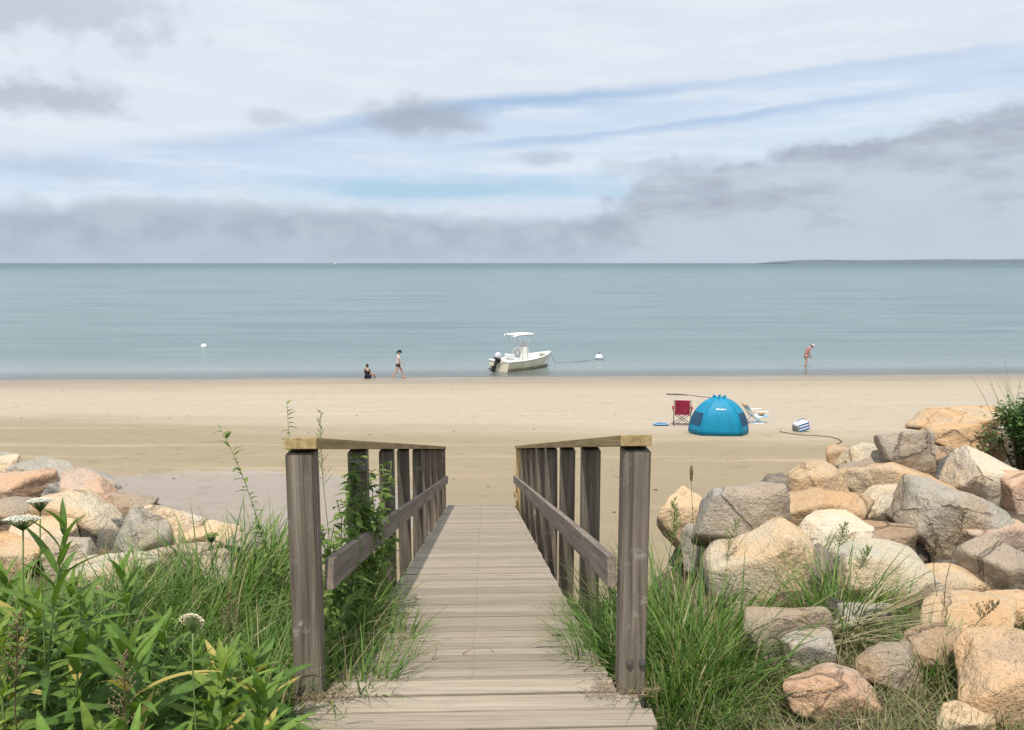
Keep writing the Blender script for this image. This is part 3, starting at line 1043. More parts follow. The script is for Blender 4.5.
# smaller stones that chock the gaps
chock = []
for k in range(7):
    V, fs = boulder_mesh(700 + k, random.uniform(0.3, 1.0), 4)
    mbr = MB()
    mbr.add(V, fs)
    o = mbr.build('stone', 'rock', smooth=True)
    chock.append(o)
rr = random.Random(21)
cnt = 0
for k in range(1200):
    if cnt >= 80:
        break
    px, py = (rr.uniform(670, 1040), rr.uniform(440, 700)) if cnt % 3 else (rr.uniform(-10, 250), rr.uniform(480, 580))
    p, d = hit(px, py, 0.02)
    f0 = float(rim_toe(p.x, p.y)[2]) - .4
    if p.y > f0 + 0.4 or abs(p.x - ramp_x(p.y)) < 1.15 or p.y < 4.3:
        continue
    src = chock[cnt % 7]
    o = src if cnt < 7 else src.copy()
    if cnt >= 7:
        COL.objects.link(o)
    sz = rr.uniform(0.08, 0.19)
    o.location = (p.x, p.y, tz(p.x, p.y) + sz * 0.1)
    o.scale = (sz * rr.uniform(.8, 1.3), sz * rr.uniform(.8, 1.3), sz * rr.uniform(.6, .9))
    o.rotation_euler = (rr.uniform(-.4, .4), rr.uniform(-.4, .4), rr.uniform(0, 6.28))
    colr = rr.choice([TAN, BROWN, GREY, PINK, SPECK, DARK])
    o.color = (*[c * 0.8 for c in colr], 1)
    tag(o, 'small chocking stone wedged low between the bigger boulders of the rock piles', 'stone', 'small stones between the boulders')
    cnt += 1

# ------------------------------------------------------------------ plants
UP = Vector((0, 0, 1))


def blade(mb, base, az_, h, w, lean, curl, tone, seg=5, mi=0):
    """a tapering grass blade that bends over"""
    d = np.array([math.cos(az_), math.sin(az_), 0])
    side = np.array([-d[1], d[0], 0])
    a0 = random.uniform(-1.2, 1.2)
    side = side * math.cos(a0) + d * math.sin(a0) * 0.8
    p = np.array(base, float)
    ang = lean
    vs, al = [], []
    for i in range(seg + 1):
        s = i / seg
        ww = w * (1 - s ** 1.6) * 0.5 + 0.0004
        vs += [p - side * ww, p + side * ww]
        al += [s, s]
        st = h / seg
        p = p + (d * math.sin(ang) + np.array([0, 0, 1]) * math.cos(ang)) * st
        ang += curl / seg
    fs = [(2 * i, 2 * i + 1, 2 * i + 3, 2 * i + 2) for i in range(seg)]
    mb.add(vs, fs, mi, tone, al)


def leaf(mb, base, az_, elev, L, w, droop, tone, seg=6, mi=0, fold=0.35, roll=0.0):
    """a folded lance leaf"""
    d = np.array([math.cos(az_), math.sin(az_), 0.0])
    side0 = np.array([-d[1], d[0], 0.0])
    p = np.array(base, float)
    e = elev
    vs, al = [], []
    for i in range(seg + 1):
        s = i / seg
        ww = w * 0.5 * (math.sin(math.pi * min(1, 0.08 + 0.92 * s ** 0.75)) ** 0.8 if 0 < s < 1 else 0.06)
        fw = d * math.cos(e) + np.array([0, 0, 1]) * math.sin(e)
        up = -d * math.sin(e) + np.array([0, 0, 1]) * math.cos(e)
        side = side0 * math.cos(roll) + up * math.sin(roll)
        up2 = up * math.cos(roll) - side0 * math.sin(roll)
        vs += [p - side * ww + up2 * ww * fold, p, p + side * ww + up2 * ww * fold]
        al += [0.0] * 3
        p = p + fw * (L / seg)
        e -= droop / seg
    fs = []
    for i in range(seg):
        fs += [(3 * i, 3 * i + 1, 3 * i + 4, 3 * i + 3), (3 * i + 1, 3 * i + 2, 3 * i + 5, 3 * i + 4)]
    tn = [min(1, tone + (0.16 if j % 3 == 1 else 0)) for j in range(len(vs))]
    mb.add(vs, fs, mi, tn, al)


def tussock_mesh(n, rad, h0, h1, w, lean=0.5, curl=0.9, seed=0, flat=0.0):
    random.seed(seed)
    mb = MB()
    for _ in range(n):
        a = random.uniform(0, 6.283)
        r = rad * math.sqrt(random.random())
        b = (r * math.cos(a), r * math.sin(a), -0.03)
        out = a + random.gauss(0, 0.7)
        h = random.uniform(h0, h1)
        blade(mb, b, out, h, w * random.uniform(0.6, 1.3), random.uniform(0.02, lean) * (0.4 + r / rad), random.uniform(0.15, curl) * 1.3, min(1, random.betavariate(2, 2.6)) if random.random() > 0.09 else 0.95)
    return mb


def lance_plant(name, H, nl, L, w, seed, label, loc, rz, mat='leaf_green', group=None, lean=0.12, top='upright', scale=1.0):
    random.seed(seed)
    root = empty(name, loc, rz, label, 'plant', group, scale)
    la = random.uniform(0, 6.28)
    path = []
    for i in range(9):
        s = i / 8
        path.append(Vector((math.cos(la) * lean * H * s * s, math.sin(la) * lean * H * s * s, H * s - 0.05)))
    ms = MB()
    ms.tube(path, [0.007 * (1 - 0.6 * i / 8) for i in range(9)], 6)
    ms.build('stem', 'stem_green', root, True)
    ml = MB()
    for i in range(nl):
        s = 0.12 + 0.88 * (i / (nl - 1)) ** 0.85
        q = path[min(7, int(s * 8))].lerp(path[min(8, int(s * 8) + 1)], s * 8 - int(s * 8) if s < 1 else 1.0)
        a = i * 2.39996 + random.gauss(0, 0.2)
        topness = max(0, (s - 0.6) / 0.4)
        ll = L * (0.6 + 0.55 * math.sin(math.pi * (0.15 + 0.72 * s))) * random.uniform(0.8, 1.15) * (1 - 0.45 * topness ** 2)
        el_ = random.uniform(0.30, 0.75) + topness * 0.7
        leaf(ml, q, a, el_, ll, w * random.uniform(0.8, 1.15) * (1 - 0.3 * topness), random.uniform(0.5, 1.35) * (1 - 0.4 * topness), (random.uniform(0.08, 0.5) + 0.2 * topness) if random.random() > .04 else 1.0, 7, 0, random.uniform(.15, .5), random.uniform(-.3, .3))
    ml.build('leaves', mat, root, True)
    return root


def ground(px, py):
    p, d = hit(px, py)
    return p


def on(px, depth):
    """a ground point under column px at that distance"""
    x = (px - CX) / F * depth
    for _ in range(4):
        y = depth * CP
        z = tz(x, y)
        dd = y * CP - (z - CAMZ) * SP
        y *= depth / dd
        x = (px - CX) / F * depth
    return Vector((x, y, tz(x, y)))


# big lance-leaved plants in front on the left: each with its own look
HERO = [
    (128, 3.0, 0.74, 30, 0.27, 0.044, 'leaf_green', 'big lance-leaved green plant standing tallest in the middle of the left foliage'),
    (214, 3.1, 0.62, 26, 0.20, 0.036, 'leaf_lime', 'yellow-green topped leafy plant beside the cream flower'),
    (256, 3.2, 0.56, 26, 0.20, 0.038, 'leaf_green', 'bushy lance-leaved plant touching the front left post'),
    (44, 2.95, 1.02, 34, 0.22, 0.026, 'leaf_green', 'tall spiky narrow-leaved plant at the left edge in front of the rocks'),
    (78, 3.05, 0.66, 24, 0.21, 0.040, 'leaf_green', 'broad-leaved plant left of the tallest lance-leaved one'),
    (185, 2.75, 0.42, 22, 0.22, 0.055, 'leaf_green', 'low dark broad-leaved plant at the bottom below the cream flower'),
    (12, 2.75, 0.78, 26, 0.16, 0.045, 'leaf_lime', 'tall yellowish green plant in the bottom left corner'),
    (252, 2.85, 0.36, 20, 0.20, 0.05, 'leaf_green', 'low leafy plant at the bottom near the deck edge'),
]
for i, (px, dep, H, nl, L, w, m, lab) in enumerate(HERO):
    lance_plant('leafy_plant', H * 1.14, nl, L * 1.32, w * 1.35, 40 + i, lab, on(px, dep), random.uniform(0, 6), m)
# the rest of the patch: copies of four plants
protos = []
rr = random.Random(5)
spots = [(95, 3.35), (160, 3.4), (235, 3.55), (45, 3.4), (5, 3.3), (75, 2.7), (120, 2.62), (150, 2.9), (215, 2.75), (272, 3.05), (195, 3.55),
         (100, 3.7), (30, 3.75), (-12, 3.0), (240, 3.05), (165, 3.15), (90, 3.05), (35, 2.6), (262, 2.7), (268, 3.5), (65, 3.9), (140, 3.85), (5, 4.0), (110, 2.85)]
for k, (px, dep) in enumerate(spots):
    if k < 5:
        o = lance_plant('leafy_plant', [0.60, .68, .54, .66, .58][k], 26, [.26, .23, .28, .25, .26][k], [.052, .044, .058, .05, .054][k], 60 + k,
                        'green lance-leaved plant filling the dense patch between the taller ones', on(px, dep), rr.uniform(0, 6),
                        'leaf_lime' if k == 3 else 'leaf_green', 'leafy plants filling the left patch')
        protos.append(o)
    else:
        o = copy_tree(protos[k % 5])
        o.location = on(px, dep)
        o.rotation_euler = (0, 0, rr.uniform(0, 6.28))
        o.scale = (rr.uniform(.85, 1.12),) * 3

# grass: tussocks as things
TUS = [tussock_mesh(210, 0.24, 0.26, 0.66, 0.0135, 0.6, 1.7, 1).build('grass_tussock', 'blade_green'),
       tussock_mesh(210, 0.23, 0.30, 0.78, 0.0125, 0.5, 1.3, 2).build('grass_tussock', 'blade_green'),
       tussock_mesh(230, 0.26, 0.16, 0.42, 0.0095, 0.8, 1.4, 3).build('grass_tussock', 'blade_olive')]
used = [False] * 3


def tuss(px, dep, kind, sc_, label, group, pos=None):
    if used[kind]:
        o = TUS[kind].copy()
        COL.objects.link(o)
    else:
        o = TUS[kind]
        used[kind] = True
    o.location = pos if pos is not None else on(px, dep)
    o.rotation_euler = (0, 0, rr.uniform(0, 6.28))
    o.scale = (sc_ * rr.uniform(.9, 1.1), sc_ * rr.uniform(.9, 1.1), sc_)
    tag(o, label, 'grass tussock', group)
    return o


gl = 'thin green grass tussock between the leafy plants and the left railing'
for px, dep, k, s_ in [(258, 4.2, 0, 1.0), (285, 4.0, 1, 0.9), (232, 4.5, 0, 1.0), (205, 4.6, 0, 1.0), (270, 4.9, 1, 1.0), (175, 4.5, 0, 0.9), (245, 5.4, 1, 1.0), (150, 4.7, 1, .9),
                       (283, 5.6, 0, 1.0), (215, 5.2, 1, 1.0), (110, 4.6, 0, .85), (70, 4.5, 2, 1), (30, 4.4, 0, .8), (290, 4.5, 0, 1.0), (128, 4.2, 1, .7), (190, 4.0, 0, .9), (222, 3.95, 1, .8),
                       (262, 6.4, 0, 1.0), (284, 7.2, 0, .9), (20, 3.6, 1, .95), (120, 3.5, 0, .8), (60, 3.3, 0, .7), (175, 3.3, 1, .7), (235, 3.4, 0, .85), (90, 4.1, 1, .95), (150, 3.9, 0, .95), (255, 3.8, 1, .95), (0, 4.0, 1, .9)]:
    tuss(px, dep, k, s_, gl, 'grass tussocks left of the boardwalk')
gr = 'dense green tall grass tussock right of the front right post'
for px, dep, k, s_ in [(676, 4.25, 1, 1.1), (706, 4.4, 1, 1.15), (692, 4.75, 1, 1.25), (664, 4.7, 0, 1.2), (684, 4.0, 0, .95), (660, 5.3, 1, 1.1), (722, 4.15, 0, .85), (670, 3.85, 0, .7),
                       (660, 4.3, 1, 1.05), (700, 3.85, 2, .9), (676, 5.0, 0, 1.2)]:
    tuss(px, dep, k, s_, gr, 'tall grass right of the boardwalk')
for i, (px, dep, k, s_, lab) in enumerate([
        (838, 4.6, 1, .82, 'loose green grass tussock growing among the boulders'),
        (868, 4.6, 0, .68, 'spreading grass tussock right of the loose green one among the boulders'),
        (812, 5.3, 1, .6, 'small upright grass tussock between the dark wedge boulder and the small speckled one'),
        (928, 4.05, 1, .55, 'bright grass tuft below the dry stems at the bottom right'),
        (990, 3.9, 2, .9, 'olive grass tuft in front of the lower right boulder')]):
    tuss(px, dep, k, s_, lab, None)
# grass growing beside and through the ramp
for px, dep, k, s_, lab in [
        (372, 4.35, 2, .8, 'short dry-tipped grass tuft leaning over the left deck edge'),
        (350, 4.0, 0, .8, 'green grass tuft behind the front left post'),
        (338, 4.6, 1, .85, 'tall grass tuft under the left railing'),
        (385, 5.0, 0, .7, 'grass tuft leaning onto the deck under the left mid rail'),
        (362, 5.4, 1, .8, 'grass tuft around the second left railing post'),
        (598, 4.9, 0, .72, 'grass tuft between the front right posts'),
        (606, 4.5, 1, .66, 'green grass tuft just behind the front right post'),
        (580, 5.7, 2, .8, 'low grass tuft spilling onto the deck under the right mid rail'),
        (612, 5.5, 1, .8, 'tall grass tuft outside the second right railing post')]:
    p = on(px, dep)
    p.z = max(p.z, float(rp(0, p.y - O.y, -.12).z))
    tuss(px, dep, k, s_, lab, None, p)

# short scrubby grass at the foot of the picture: uncountable
mb = MB()
random.seed(77)
for _ in range(22000):
    side = random.random()
    if side < 0.72:
        x, y = random.uniform(0.62, 3.7), random.uniform(2.9, 4.9)
    else:
        x, y = random.uniform(-4.5, -1.0), random.uniform(2.5, 5.8)
    if sines(np.array([[x, y, 0]]), 9, 2.6)[0] < random.uniform(-1.3, -.1):
        continue
    h = random.uniform(0.05, 0.24)
    blade(mb, (x, y, tz(x, y) - 0.01), random.uniform(0, 6.28), h, random.uniform(.004, .0075), random.uniform(.1, .9), random.uniform(.3, 1.4), random.betavariate(2, 2) if random.random() > 0.2 else 0.95, 3)
for _ in range(9000):                                       # the banks carry on past both edges of the view
    sd_ = random.choice((-1, 1))
    y = random.uniform(3.0, 12.5)
    x = sd_ * random.uniform(0.66 * y + 0.3, 0.66 * y + 4.5)
    if y > float(rim_toe(x, y)[2]) - 0.5:
        continue
    blade(mb, (x, y, tz(x, y) - 0.01), random.uniform(0, 6.28), random.uniform(0.12, 0.45), random.uniform(.007, .013), random.uniform(.1, .9), random.uniform(.3, 1.4), random.betavariate(2, 2) if random.random() > 0.2 else 0.95, 3)
o = mb.build('grass', 'blade_olive')
o['kind'] = 'stuff'
# dry leaf and stem litter on that ground
mb = MB()
for _ in range(3600):
    x, y = (random.uniform(0.72, 3.4), random.uniform(2.9, 5.0)) if random.random() < .75 else (random.uniform(-1.0, -.72), random.uniform(3.2, 5))
    a = random.uniform(0, 6.28)
    blade(mb, (x, y, tz(x, y) + random.uniform(0, .04)), a, random.uniform(.05, .22), random.uniform(.003, .008), random.uniform(1.2, 1.55), random.uniform(-.1, .25), random.random(), 3)
o = mb.build('plant_litter', 'blade_dry')
o['kind'] = 'stuff'

# the fan of dry stems below the tussock
mb = MB()
random.seed(15)
b0 = ground(838, 648)
for _ in range(60):
    a = random.gauss(-0.35, 0.5)
    blade(mb, (b0.x + random.uniform(-.12, .12), b0.y + random.uniform(-.1, .1), b0.z + .05), a, random.uniform(.3, .75), random.uniform(.008, .016), random.uniform(.8, 1.4), random.uniform(.2, .7), random.random(), 5)
tag(mb.build('dry_grass', 'blade_dry'), 'fan of dry straw-coloured stems lying below the loose grass tussock', 'dry grass')


def stalk(name, px, py_top, dep, label, kind, lean=(0, 0), h=None, n=9, group=None, thick=0.0035):
    """a tall thin stem with a seed head: kind head / panicle / pods"""
    b = on(px, dep)
    top = P(px + lean[0], py_top, dep)
    H = top.z - b.z
    root = empty(name, b, 0, label, 'grass stalk' if kind != 'pods' else 'seed stalk', group)
    off = Vector((top.x - b.x, 0, 0))
    pts = [off * (s * s) + UP * (H * s) + Vector((0.015 * math.sin(7 * s + px), 0.01 * math.sin(5 * s), 0)) for s in np.linspace(0, 1, n)]
    ms = MB()
    ms.tube(pts, [thick * (1 - 0.6 * i / (n - 1)) for i in range(n)], 5)
    ms.build('stem', 'stem_green' if kind != 'dry' else 'stem_brown', root, True)
    mh = MB()
    rs = random.Random(int(px * 7))
    if kind == 'head':
        q = pts[-1] - pts[-2]
        qn = q.normalized()
        L = 0.095
        for k in range(70):
            s = k / 70
            r = 0.008 * math.sin(math.pi * (0.1 + 0.85 * s))
            a = k * 2.4
            c = pts[-1] - qn * L * (1 - s) + Vector((math.cos(a) * r, math.sin(a) * r, 0))
            mh.ball(c, (0.004, 0.004, 0.007), 1)
        mh.build('seed_head', 'seed_brown', root, True)
    elif kind in ('panicle', 'dry'):
        for k in range(26):
            s = 0.72 + 0.28 * k / 26
            f = s * (n - 1)
            i0 = min(n - 2, int(f))
            c = pts[i0].lerp(pts[i0 + 1], f - i0)
            a = rs.uniform(0, 6.28)
            L = 0.06 * (1.15 - (s - .72) / .28) + .01
            e = c + Vector((math.cos(a) * L * .7, math.sin(a) * L * .7, L * .8))
            mh.tube([c, e], [.0012, .0008], 4)
            for j in range(3):
                mh.ball(c.lerp(e, .4 + .3 * j), (.0035, .0035, .006), 1)
        mh.build('seed_head', 'seed_green' if kind == 'panicle' else 'seed_brown', root, True)
    else:
        for k in range(44):
            s = 0.25 + 0.75 * k / 44
            f = s * (n - 1)
            i0 = min(n - 2, int(f))
            c = pts[i0].lerp(pts[i0 + 1], min(1, f - i0))
            a = rs.uniform(0, 6.28)
            leaf(mh, c, a, rs.uniform(-.1, .8), rs.uniform(.05, .10), rs.uniform(.018, .03), .7, rs.random(), 4)
        mh.build('leaves', 'leaf_vine', root, True)
    return root


stalk('seed_stalk', 284, 418, 5.2, 'tall leaning weed stalk hung with pods left of the front left post', 'pods', (-58, 0))
stalk('seed_stalk', 300, 396, 6.0, 'slim pod-bearing stalk rising above the left cap rail', 'pods', (-4, 0))
stalk('grass_stalk', 332, 404, 5.2, 'bare thin grass stalk showing over the left cap rail', 'panicle', (-3, 0))
stalk('grass_stalk', 689, 460, 5.2, 'grass stalk with a dark cylindrical seed head against the sand', 'head', (0, 0))
for px, py, dep, ln, lab in [
        (662, 492, 5.0, 8, 'slender grass stalk nearest the front right post'),
        (678, 500, 5.6, -6, 'slender grass stalk just left of the one with a dark seed head'),
        (703, 488, 5.4, 10, 'feathery grass stalk right of the one with a dark seed head'),
        (722, 515, 5.0, 12, 'feathery grass stalk in front of the big grey boulder'),
        (836, 520, 4.9, 3, 'straight green grass stalk rising from the loose tussock'),
        (850, 545, 4.8, 14, 'arching grass stalk at the right of the straight green one')]:
    stalk('grass_stalk', px, py, dep, lab, 'panicle', (ln, 0))
for px, py, dep, ln, lab in [(944, 505, 4.4, 8, 'dry bare stalk in front of the bright flat-topped tan boulder'),
                             (936, 530, 4.5, -8, 'second dry bare stalk left of the taller dry one'),
                             (968, 600, 4.2, 22, 'bent dry stalk over the shaded brown boulder'),
                             (1000, 640, 4.0, 6, 'short dry twiggy stalk over the lower right boulder')]:
    stalk('dry_stalk', px, py, dep, lab, 'dry', (ln, 0), thick=.0028)
for px, py, dep, ln, lab in [(122, 640, 2.75, 16, 'dried brown seed stalk below the tallest lance-leaved plant'),
                             (26, 600, 2.8, 6, 'dried brown seed stalk among the yellowish plants at the left edge'),
                             (228, 585, 3.8, 6, 'dried brown seed stalk among thin grass near the left post')]:
    o = stalk('dry_stalk', px, py, dep, lab, 'dry', (ln, 0), thick=.004)


def umbel(px, py, dep, rad, mat, label, tilt=0.0):
    b = on(px, dep)
    top = P(px, py, dep)
    H = top.z - b.z
    root = empty('umbel_flower', b, 0, label, 'flower')
    pts = [Vector((top.x - b.x, top.y - b.y, 0)) * s + UP * (H * s) + Vector((.01 * math.sin(5 * s), 0, 0)) for s in np.linspace(0, 1, 7)]
    ms = MB()
    ms.tube([p - UP * .04 * (i == 6) for i, p in enumerate(pts)], .003, 5)
    tp = pts[-1]
    rs = random.Random(px)
    Mt = Matrix.Rotation(tilt, 3, 'X')
    mh = MB()
    for k in range(60):
        r = rad * math.sqrt((k + .5) / 60)
        a = k * 2.39996
        c = tp + Mt @ Vector((math.cos(a) * r, math.sin(a) * r, .012 * (1 - (r / rad) ** 2)))
        ms.tube([tp - UP * .04, c], [.001, .001], 4)
        for j in range(6):
            aa = rs.uniform(0, 6.28)
            q = c + Mt @ Vector((math.cos(aa) * .007, math.sin(aa) * .007, rs.uniform(0, .004)))
            mh.ball(q, (.0034, .0034, .0018), 1, 0, .5, Mt)
    ms.build('stem', 'stem_green', root, True)
    mh.build('flower_head', mat, root, True)


umbel(25, 520, 2.9, .058, 'petal_white', 'flat white umbel flower at the left edge, lower of the two', -.2)
umbel(42, 502, 3.1, .038, 'petal_white', 'flat white umbel flower higher up against the pink boulder', -.2)
umbel(195, 622, 2.75, .034, 'petal_cream', 'small cream flower in the middle of the left foliage', -1.1)
umbel(213, 536, 4.2, .03, 'seed_green', 'faded greenish umbel in front of the pale boulder')

# vine on the left railing
random.seed(31)
vine = empty('climbing_vine', rp(-HALF - .1, 1.5, 0), 0, 'leafy green vine climbing the second left post and over the mid rail', 'vine')
VO = vine.location.copy()
ms, ml = MB(), MB()
for k in range(46):
    s0 = random.uniform(.3, 2.7)
    a0 = -HALF + random.uniform(-.2, .035)
    if k < 14:
        s0, a0 = random.uniform(1.25, 1.7), -HALF + random.uniform(-.14, .02)
    hmax = random.uniform(.8, 1.12) if k < 14 else random.uniform(.5, 1.1) if 1.1 < s0 < 1.9 else random.uniform(.3, .8)
    pts = []
    for j in range(10):
        q = j / 9
        pts.append(rp(a0 + .05 * math.sin(q * 7 + k) + .02 * q, s0 + .14 * math.sin(q * 5 + k * 2), -.25 + (hmax + .25) * q) - VO)
    ms.tube(pts, .0028, 5)
    for j in range(52):
        f = random.uniform(0.05, 9)
        i0 = min(8, int(f))
        c = pts[i0].lerp(pts[i0 + 1], f - i0)
        leaf(ml, c, random.uniform(0, 6.28), random.uniform(-.4, .7), random.uniform(.045, .11), random.uniform(.024, .046), random.uniform(.3, 1.2), random.random(), 5)
ms.build('stem', 'stem_green', vine, True)
ml.build('leaves', 'leaf_vine', vine, True)
# straw blades caught in the railing and lying on the deck
mb = MB()
random.seed(8)
for k in range(26):
    s0 = random.uniform(.35, 2.1)
    p = rp(-HALF + random.uniform(-.1, .04), s0, random.uniform(0, .12))
    blade(mb, p, random.gauss(-.3, .6), random.uniform(.25, .6), random.uniform(.003, .006), random.uniform(.3, 1.1), random.uniform(.5, 1.6), random.random(), 6)
tag(mb.build('dry_grass', 'blade_dry'), 'dry straw blades arching from the left railing over the deck', 'dry grass')
for px, py, lab in [(440, 660, 'bent straw blade lying upright on the deck planks'), (470, 655, 'curved pale straw lying flat on the deck'), (592, 672, 'thin brown twig on the deck near the front right post')]:
    r = ray(px, py)
    tt = (O - Vector((0, 0, CAMZ))).dot(NU) / r.dot(NU)
    p = Vector((0, 0, CAMZ)) + r * tt + NU * .006
    m = MB()
    a0 = {440: 1.1, 470: -.2, 592: -.3}[px]
    pts = [p + Vector((math.cos(a0 + .5 * q) * .18 * q - .04, math.sin(a0 + .5 * q) * .02 * q, .045 * math.sin(q * 3) if px != 440 else .09 * q)) for q in np.linspace(0, 1, 7)]
    m.tube(pts, [.004 * (1 - .5 * i / 6) for i in range(7)], 5, 0, .7)
    tag(m.build('straw', 'blade_dry' if px != 592 else 'seed_brown', None, True), lab, 'straw')
# brown litter drifted against the feet of the front posts
for side, lab in ((-1, 'little drift of brown litter against the front left post'), (1, 'little drift of brown litter against the front right post')):
    mb = MB()
    for k in range(220):
        a = random.uniform(0, 6.28)
        r = .15 * math.sqrt(random.random())
        p = rp(side * (HALF + .02) + r * math.cos(a) * 1.2, -.05 + r * math.sin(a), .004 + random.uniform(0, .02))
        blade(mb, p, random.uniform(0, 6.28), random.uniform(.02, .07), .004, random.uniform(1.2, 1.6), .2, random.random(), 2)
    tag(mb.build('leaf_litter', 'litter_brown'), lab, 'leaf litter')

# bush on the right and the tall grass over it
def bush(px, dep, w, h, label, seed, name='bush'):
    random.seed(seed)
    b = P(px, 468, dep)
    root = empty(name, b, 0, label, 'bush')
    ms, ml = MB(), MB()
    tips = []
    for k in range(34):
        a = random.uniform(0, 6.28)
        rr_ = w * .5 * math.sqrt(random.random())
        e = Vector((math.cos(a) * rr_, math.sin(a) * rr_ * .9, h * random.uniform(.55, 1.02) * (1 - .45 * (rr_ / (w * .5)) ** 2)))
        mid_ = e * .5 + Vector((random.uniform(-.06, .06), random.uniform(-.06, .06), h * .1))
        ms.tube([Vector((e.x * .12, e.y * .12, -.1)), mid_, e], [.012, .008, .003], 5)
        tips.append((mid_, e))
    for k in range(3200):
        m_, e = random.choice(tips)
        q = random.betavariate(2.2, 1.1)
        c = m_.lerp(e, q) if random.random() < .8 else m_ * random.uniform(.3, 1)
        c = c + Vector([random.gauss(0, .055) for _ in range(3)])
        leaf(ml, c, random.uniform(0, 6.28), random.uniform(-.5, .8), random.uniform(.035, .065), random.uniform(.022, .036), random.uniform(.1, .8), random.random(), 3)
    ms.build('branches', 'stem_brown', root, True)
    ml.build('leaves', 'leaf_shrub', root, True)
    return root


bush(1023, 8.3, .78, .84, 'dark green leafy bush at the right edge above the cream-white boulder', 3)
o = tussock_mesh(90, .25, .7, 1.25, .007, .3, .55, 12).build('grass_tussock', 'blade_olive')
o.location = P(1030, 455, 9.2)
tag(o, 'tall wispy beach grass rising behind the right-edge bush', 'grass tussock')

# ------------------------------------------------------------------ things on the beach
# blue beach tent
tp, td = hit(717.5, 437)
T = empty('beach_tent', tp * 1.0 + Vector((tp.x * .75 / tp.y + .02, .75, 0)), -0.1, 'bright blue pop-up beach tent standing on the sand', 'tent')
RT, HT = .93, 1.13
ribs = [-math.pi * q for q in (0, .27, .73, 1)]   # half circle on the viewer's side
NR = 4


def dome(a, s, bulge=0.0):
    """a: angle, s: 0 base .. 1 hub"""
    rr_ = RT * (1.0 + bulge) * math.cos(s * math.pi / 2 * .94) ** 1.25
    return Vector((math.cos(a) * rr_ * 1.0, math.sin(a) * rr_ * .8, HT * math.sin(s * math.pi / 2) ** .92))


mb = MB()
NS = 14
for k in range(NR - 1):
    a0, a1 = ribs[k], ribs[k + 1]
    vs, fs = [], []
    NA = 6
    for i in range(NS + 1):
        s = i / NS
        for j in range(NA + 1):
            q = j / NA
            p0, p1 = dome(a0, s), dome(a1, s)
            p = p0.lerp(p1, q)                                    # flat-ish panel between ribs
            full = dome(a0 + (a1 - a0) * q, s)
            vs.append(tuple(p.lerp(full, .22)))
    for i in range(NS):
        for j in range(NA):
            fs.append((i * (NA + 1) + j, i * (NA + 1) + j + 1, (i + 1) * (NA + 1) + j + 1, (i + 1) * (NA + 1) + j))
    mb.add(vs, fs, 0, random.random())
# the roof carries on over the top towards the open seaward side
for sgn in (1, -1):
    vs, fs = [], []
    for i in range(NS + 1):
        s = i / NS
        for j in range(5):
            q = j / 4
            p = dome(0 if sgn > 0 else -math.pi, s)
            p2 = dome((.55 if sgn > 0 else -math.pi - .55), s)
            vs.append(tuple(p.lerp(p2, q)))
    for i in range(NS):
        for j in range(4):
            fs.append((i * 5 + j, i * 5 + j + 1, (i + 1) * 5 + j + 1, (i + 1) * 5 + j))
    mb.add(vs, fs)
body = mb.build('canopy', ['tent_blue', 'tent_inside'], T, True)
sol = body.modifiers.new('thick', 'SOLIDIFY')
sol.thickness = .012
sol.material_offset = 0
for k in range(NR):
    m = MB()
    m.tube([dome(ribs[k], s, .008) + Vector((0, 0, .002)) for s in np.linspace(0, .99, 14)], .009, 6)
    m.build('rib', 'tent_seam', T, True)
for k in (0, NR - 2):
    a0, a1 = ribs[k], ribs[k + 1]
    a0, a1 = (-.10, -.80) if k == 0 else (-math.pi + .80, -math.pi + .10)
    vs, fs = [], []
    for i in range(6):
        s = .15 + .24 * i / 5
        for j in range(7):
            q = j / 6
            aa = a0 + (a1 - a0) * q
            k0, k1 = (0, -.27 * math.pi) if k == 0 else (-.73 * math.pi, -math.pi)
            p = dome(k0, s).lerp(dome(k1, s), (aa - k0) / (k1 - k0)).lerp(dome(aa, s), .22)
            vs.append(tuple(Vector((p.x * 1.035, p.y * 1.035, p.z))))
    for i in range(5):
        for j in range(6):
            fs.append((i * 7 + j, i * 7 + j + 1, (i + 1) * 7 + j + 1, (i + 1) * 7 + j))
    m = MB()
    m.add(vs, fs)
    m.build('window', 'tent_navy', T, True)
m = MB()
m.ball((0, 0, HT + .005), (.06, .06, .035))
for k in range(6):
    a = k * math.pi / 3 + .3
    m.box((math.cos(a) * .17, math.sin(a) * .15, HT + .015), (.12, .035, .06), Matrix.Rotation(a, 3, 'Z') @ Matrix.Rotation(-.35, 3, 'Y'), .01)
m.build('hub', 'tent_blue', T, True)
m = MB()
m.ball((0, -.02, HT + .05), (.035, .035, .03))
m.build('hub_cord', 'tent_navy', T, True)
m = MB()      # small unreadable white lettering on the middle panel
c0 = dome(-.27 * math.pi, .48).lerp(dome(-.73 * math.pi, .48), .5).lerp(dome(-math.pi / 2, .48), .22)
for j in range(6):
    hgt = [.05, .05, .035, .05, .035, .04][j]
    m.box((c0.x - .13 + j * .052, c0.y - .012, c0.z - .01 + hgt / 2), (.034, .012, hgt), Matrix.Rotation(-.55, 3, 'X'), .004)
m.build('lettering', 'tent_white', T)

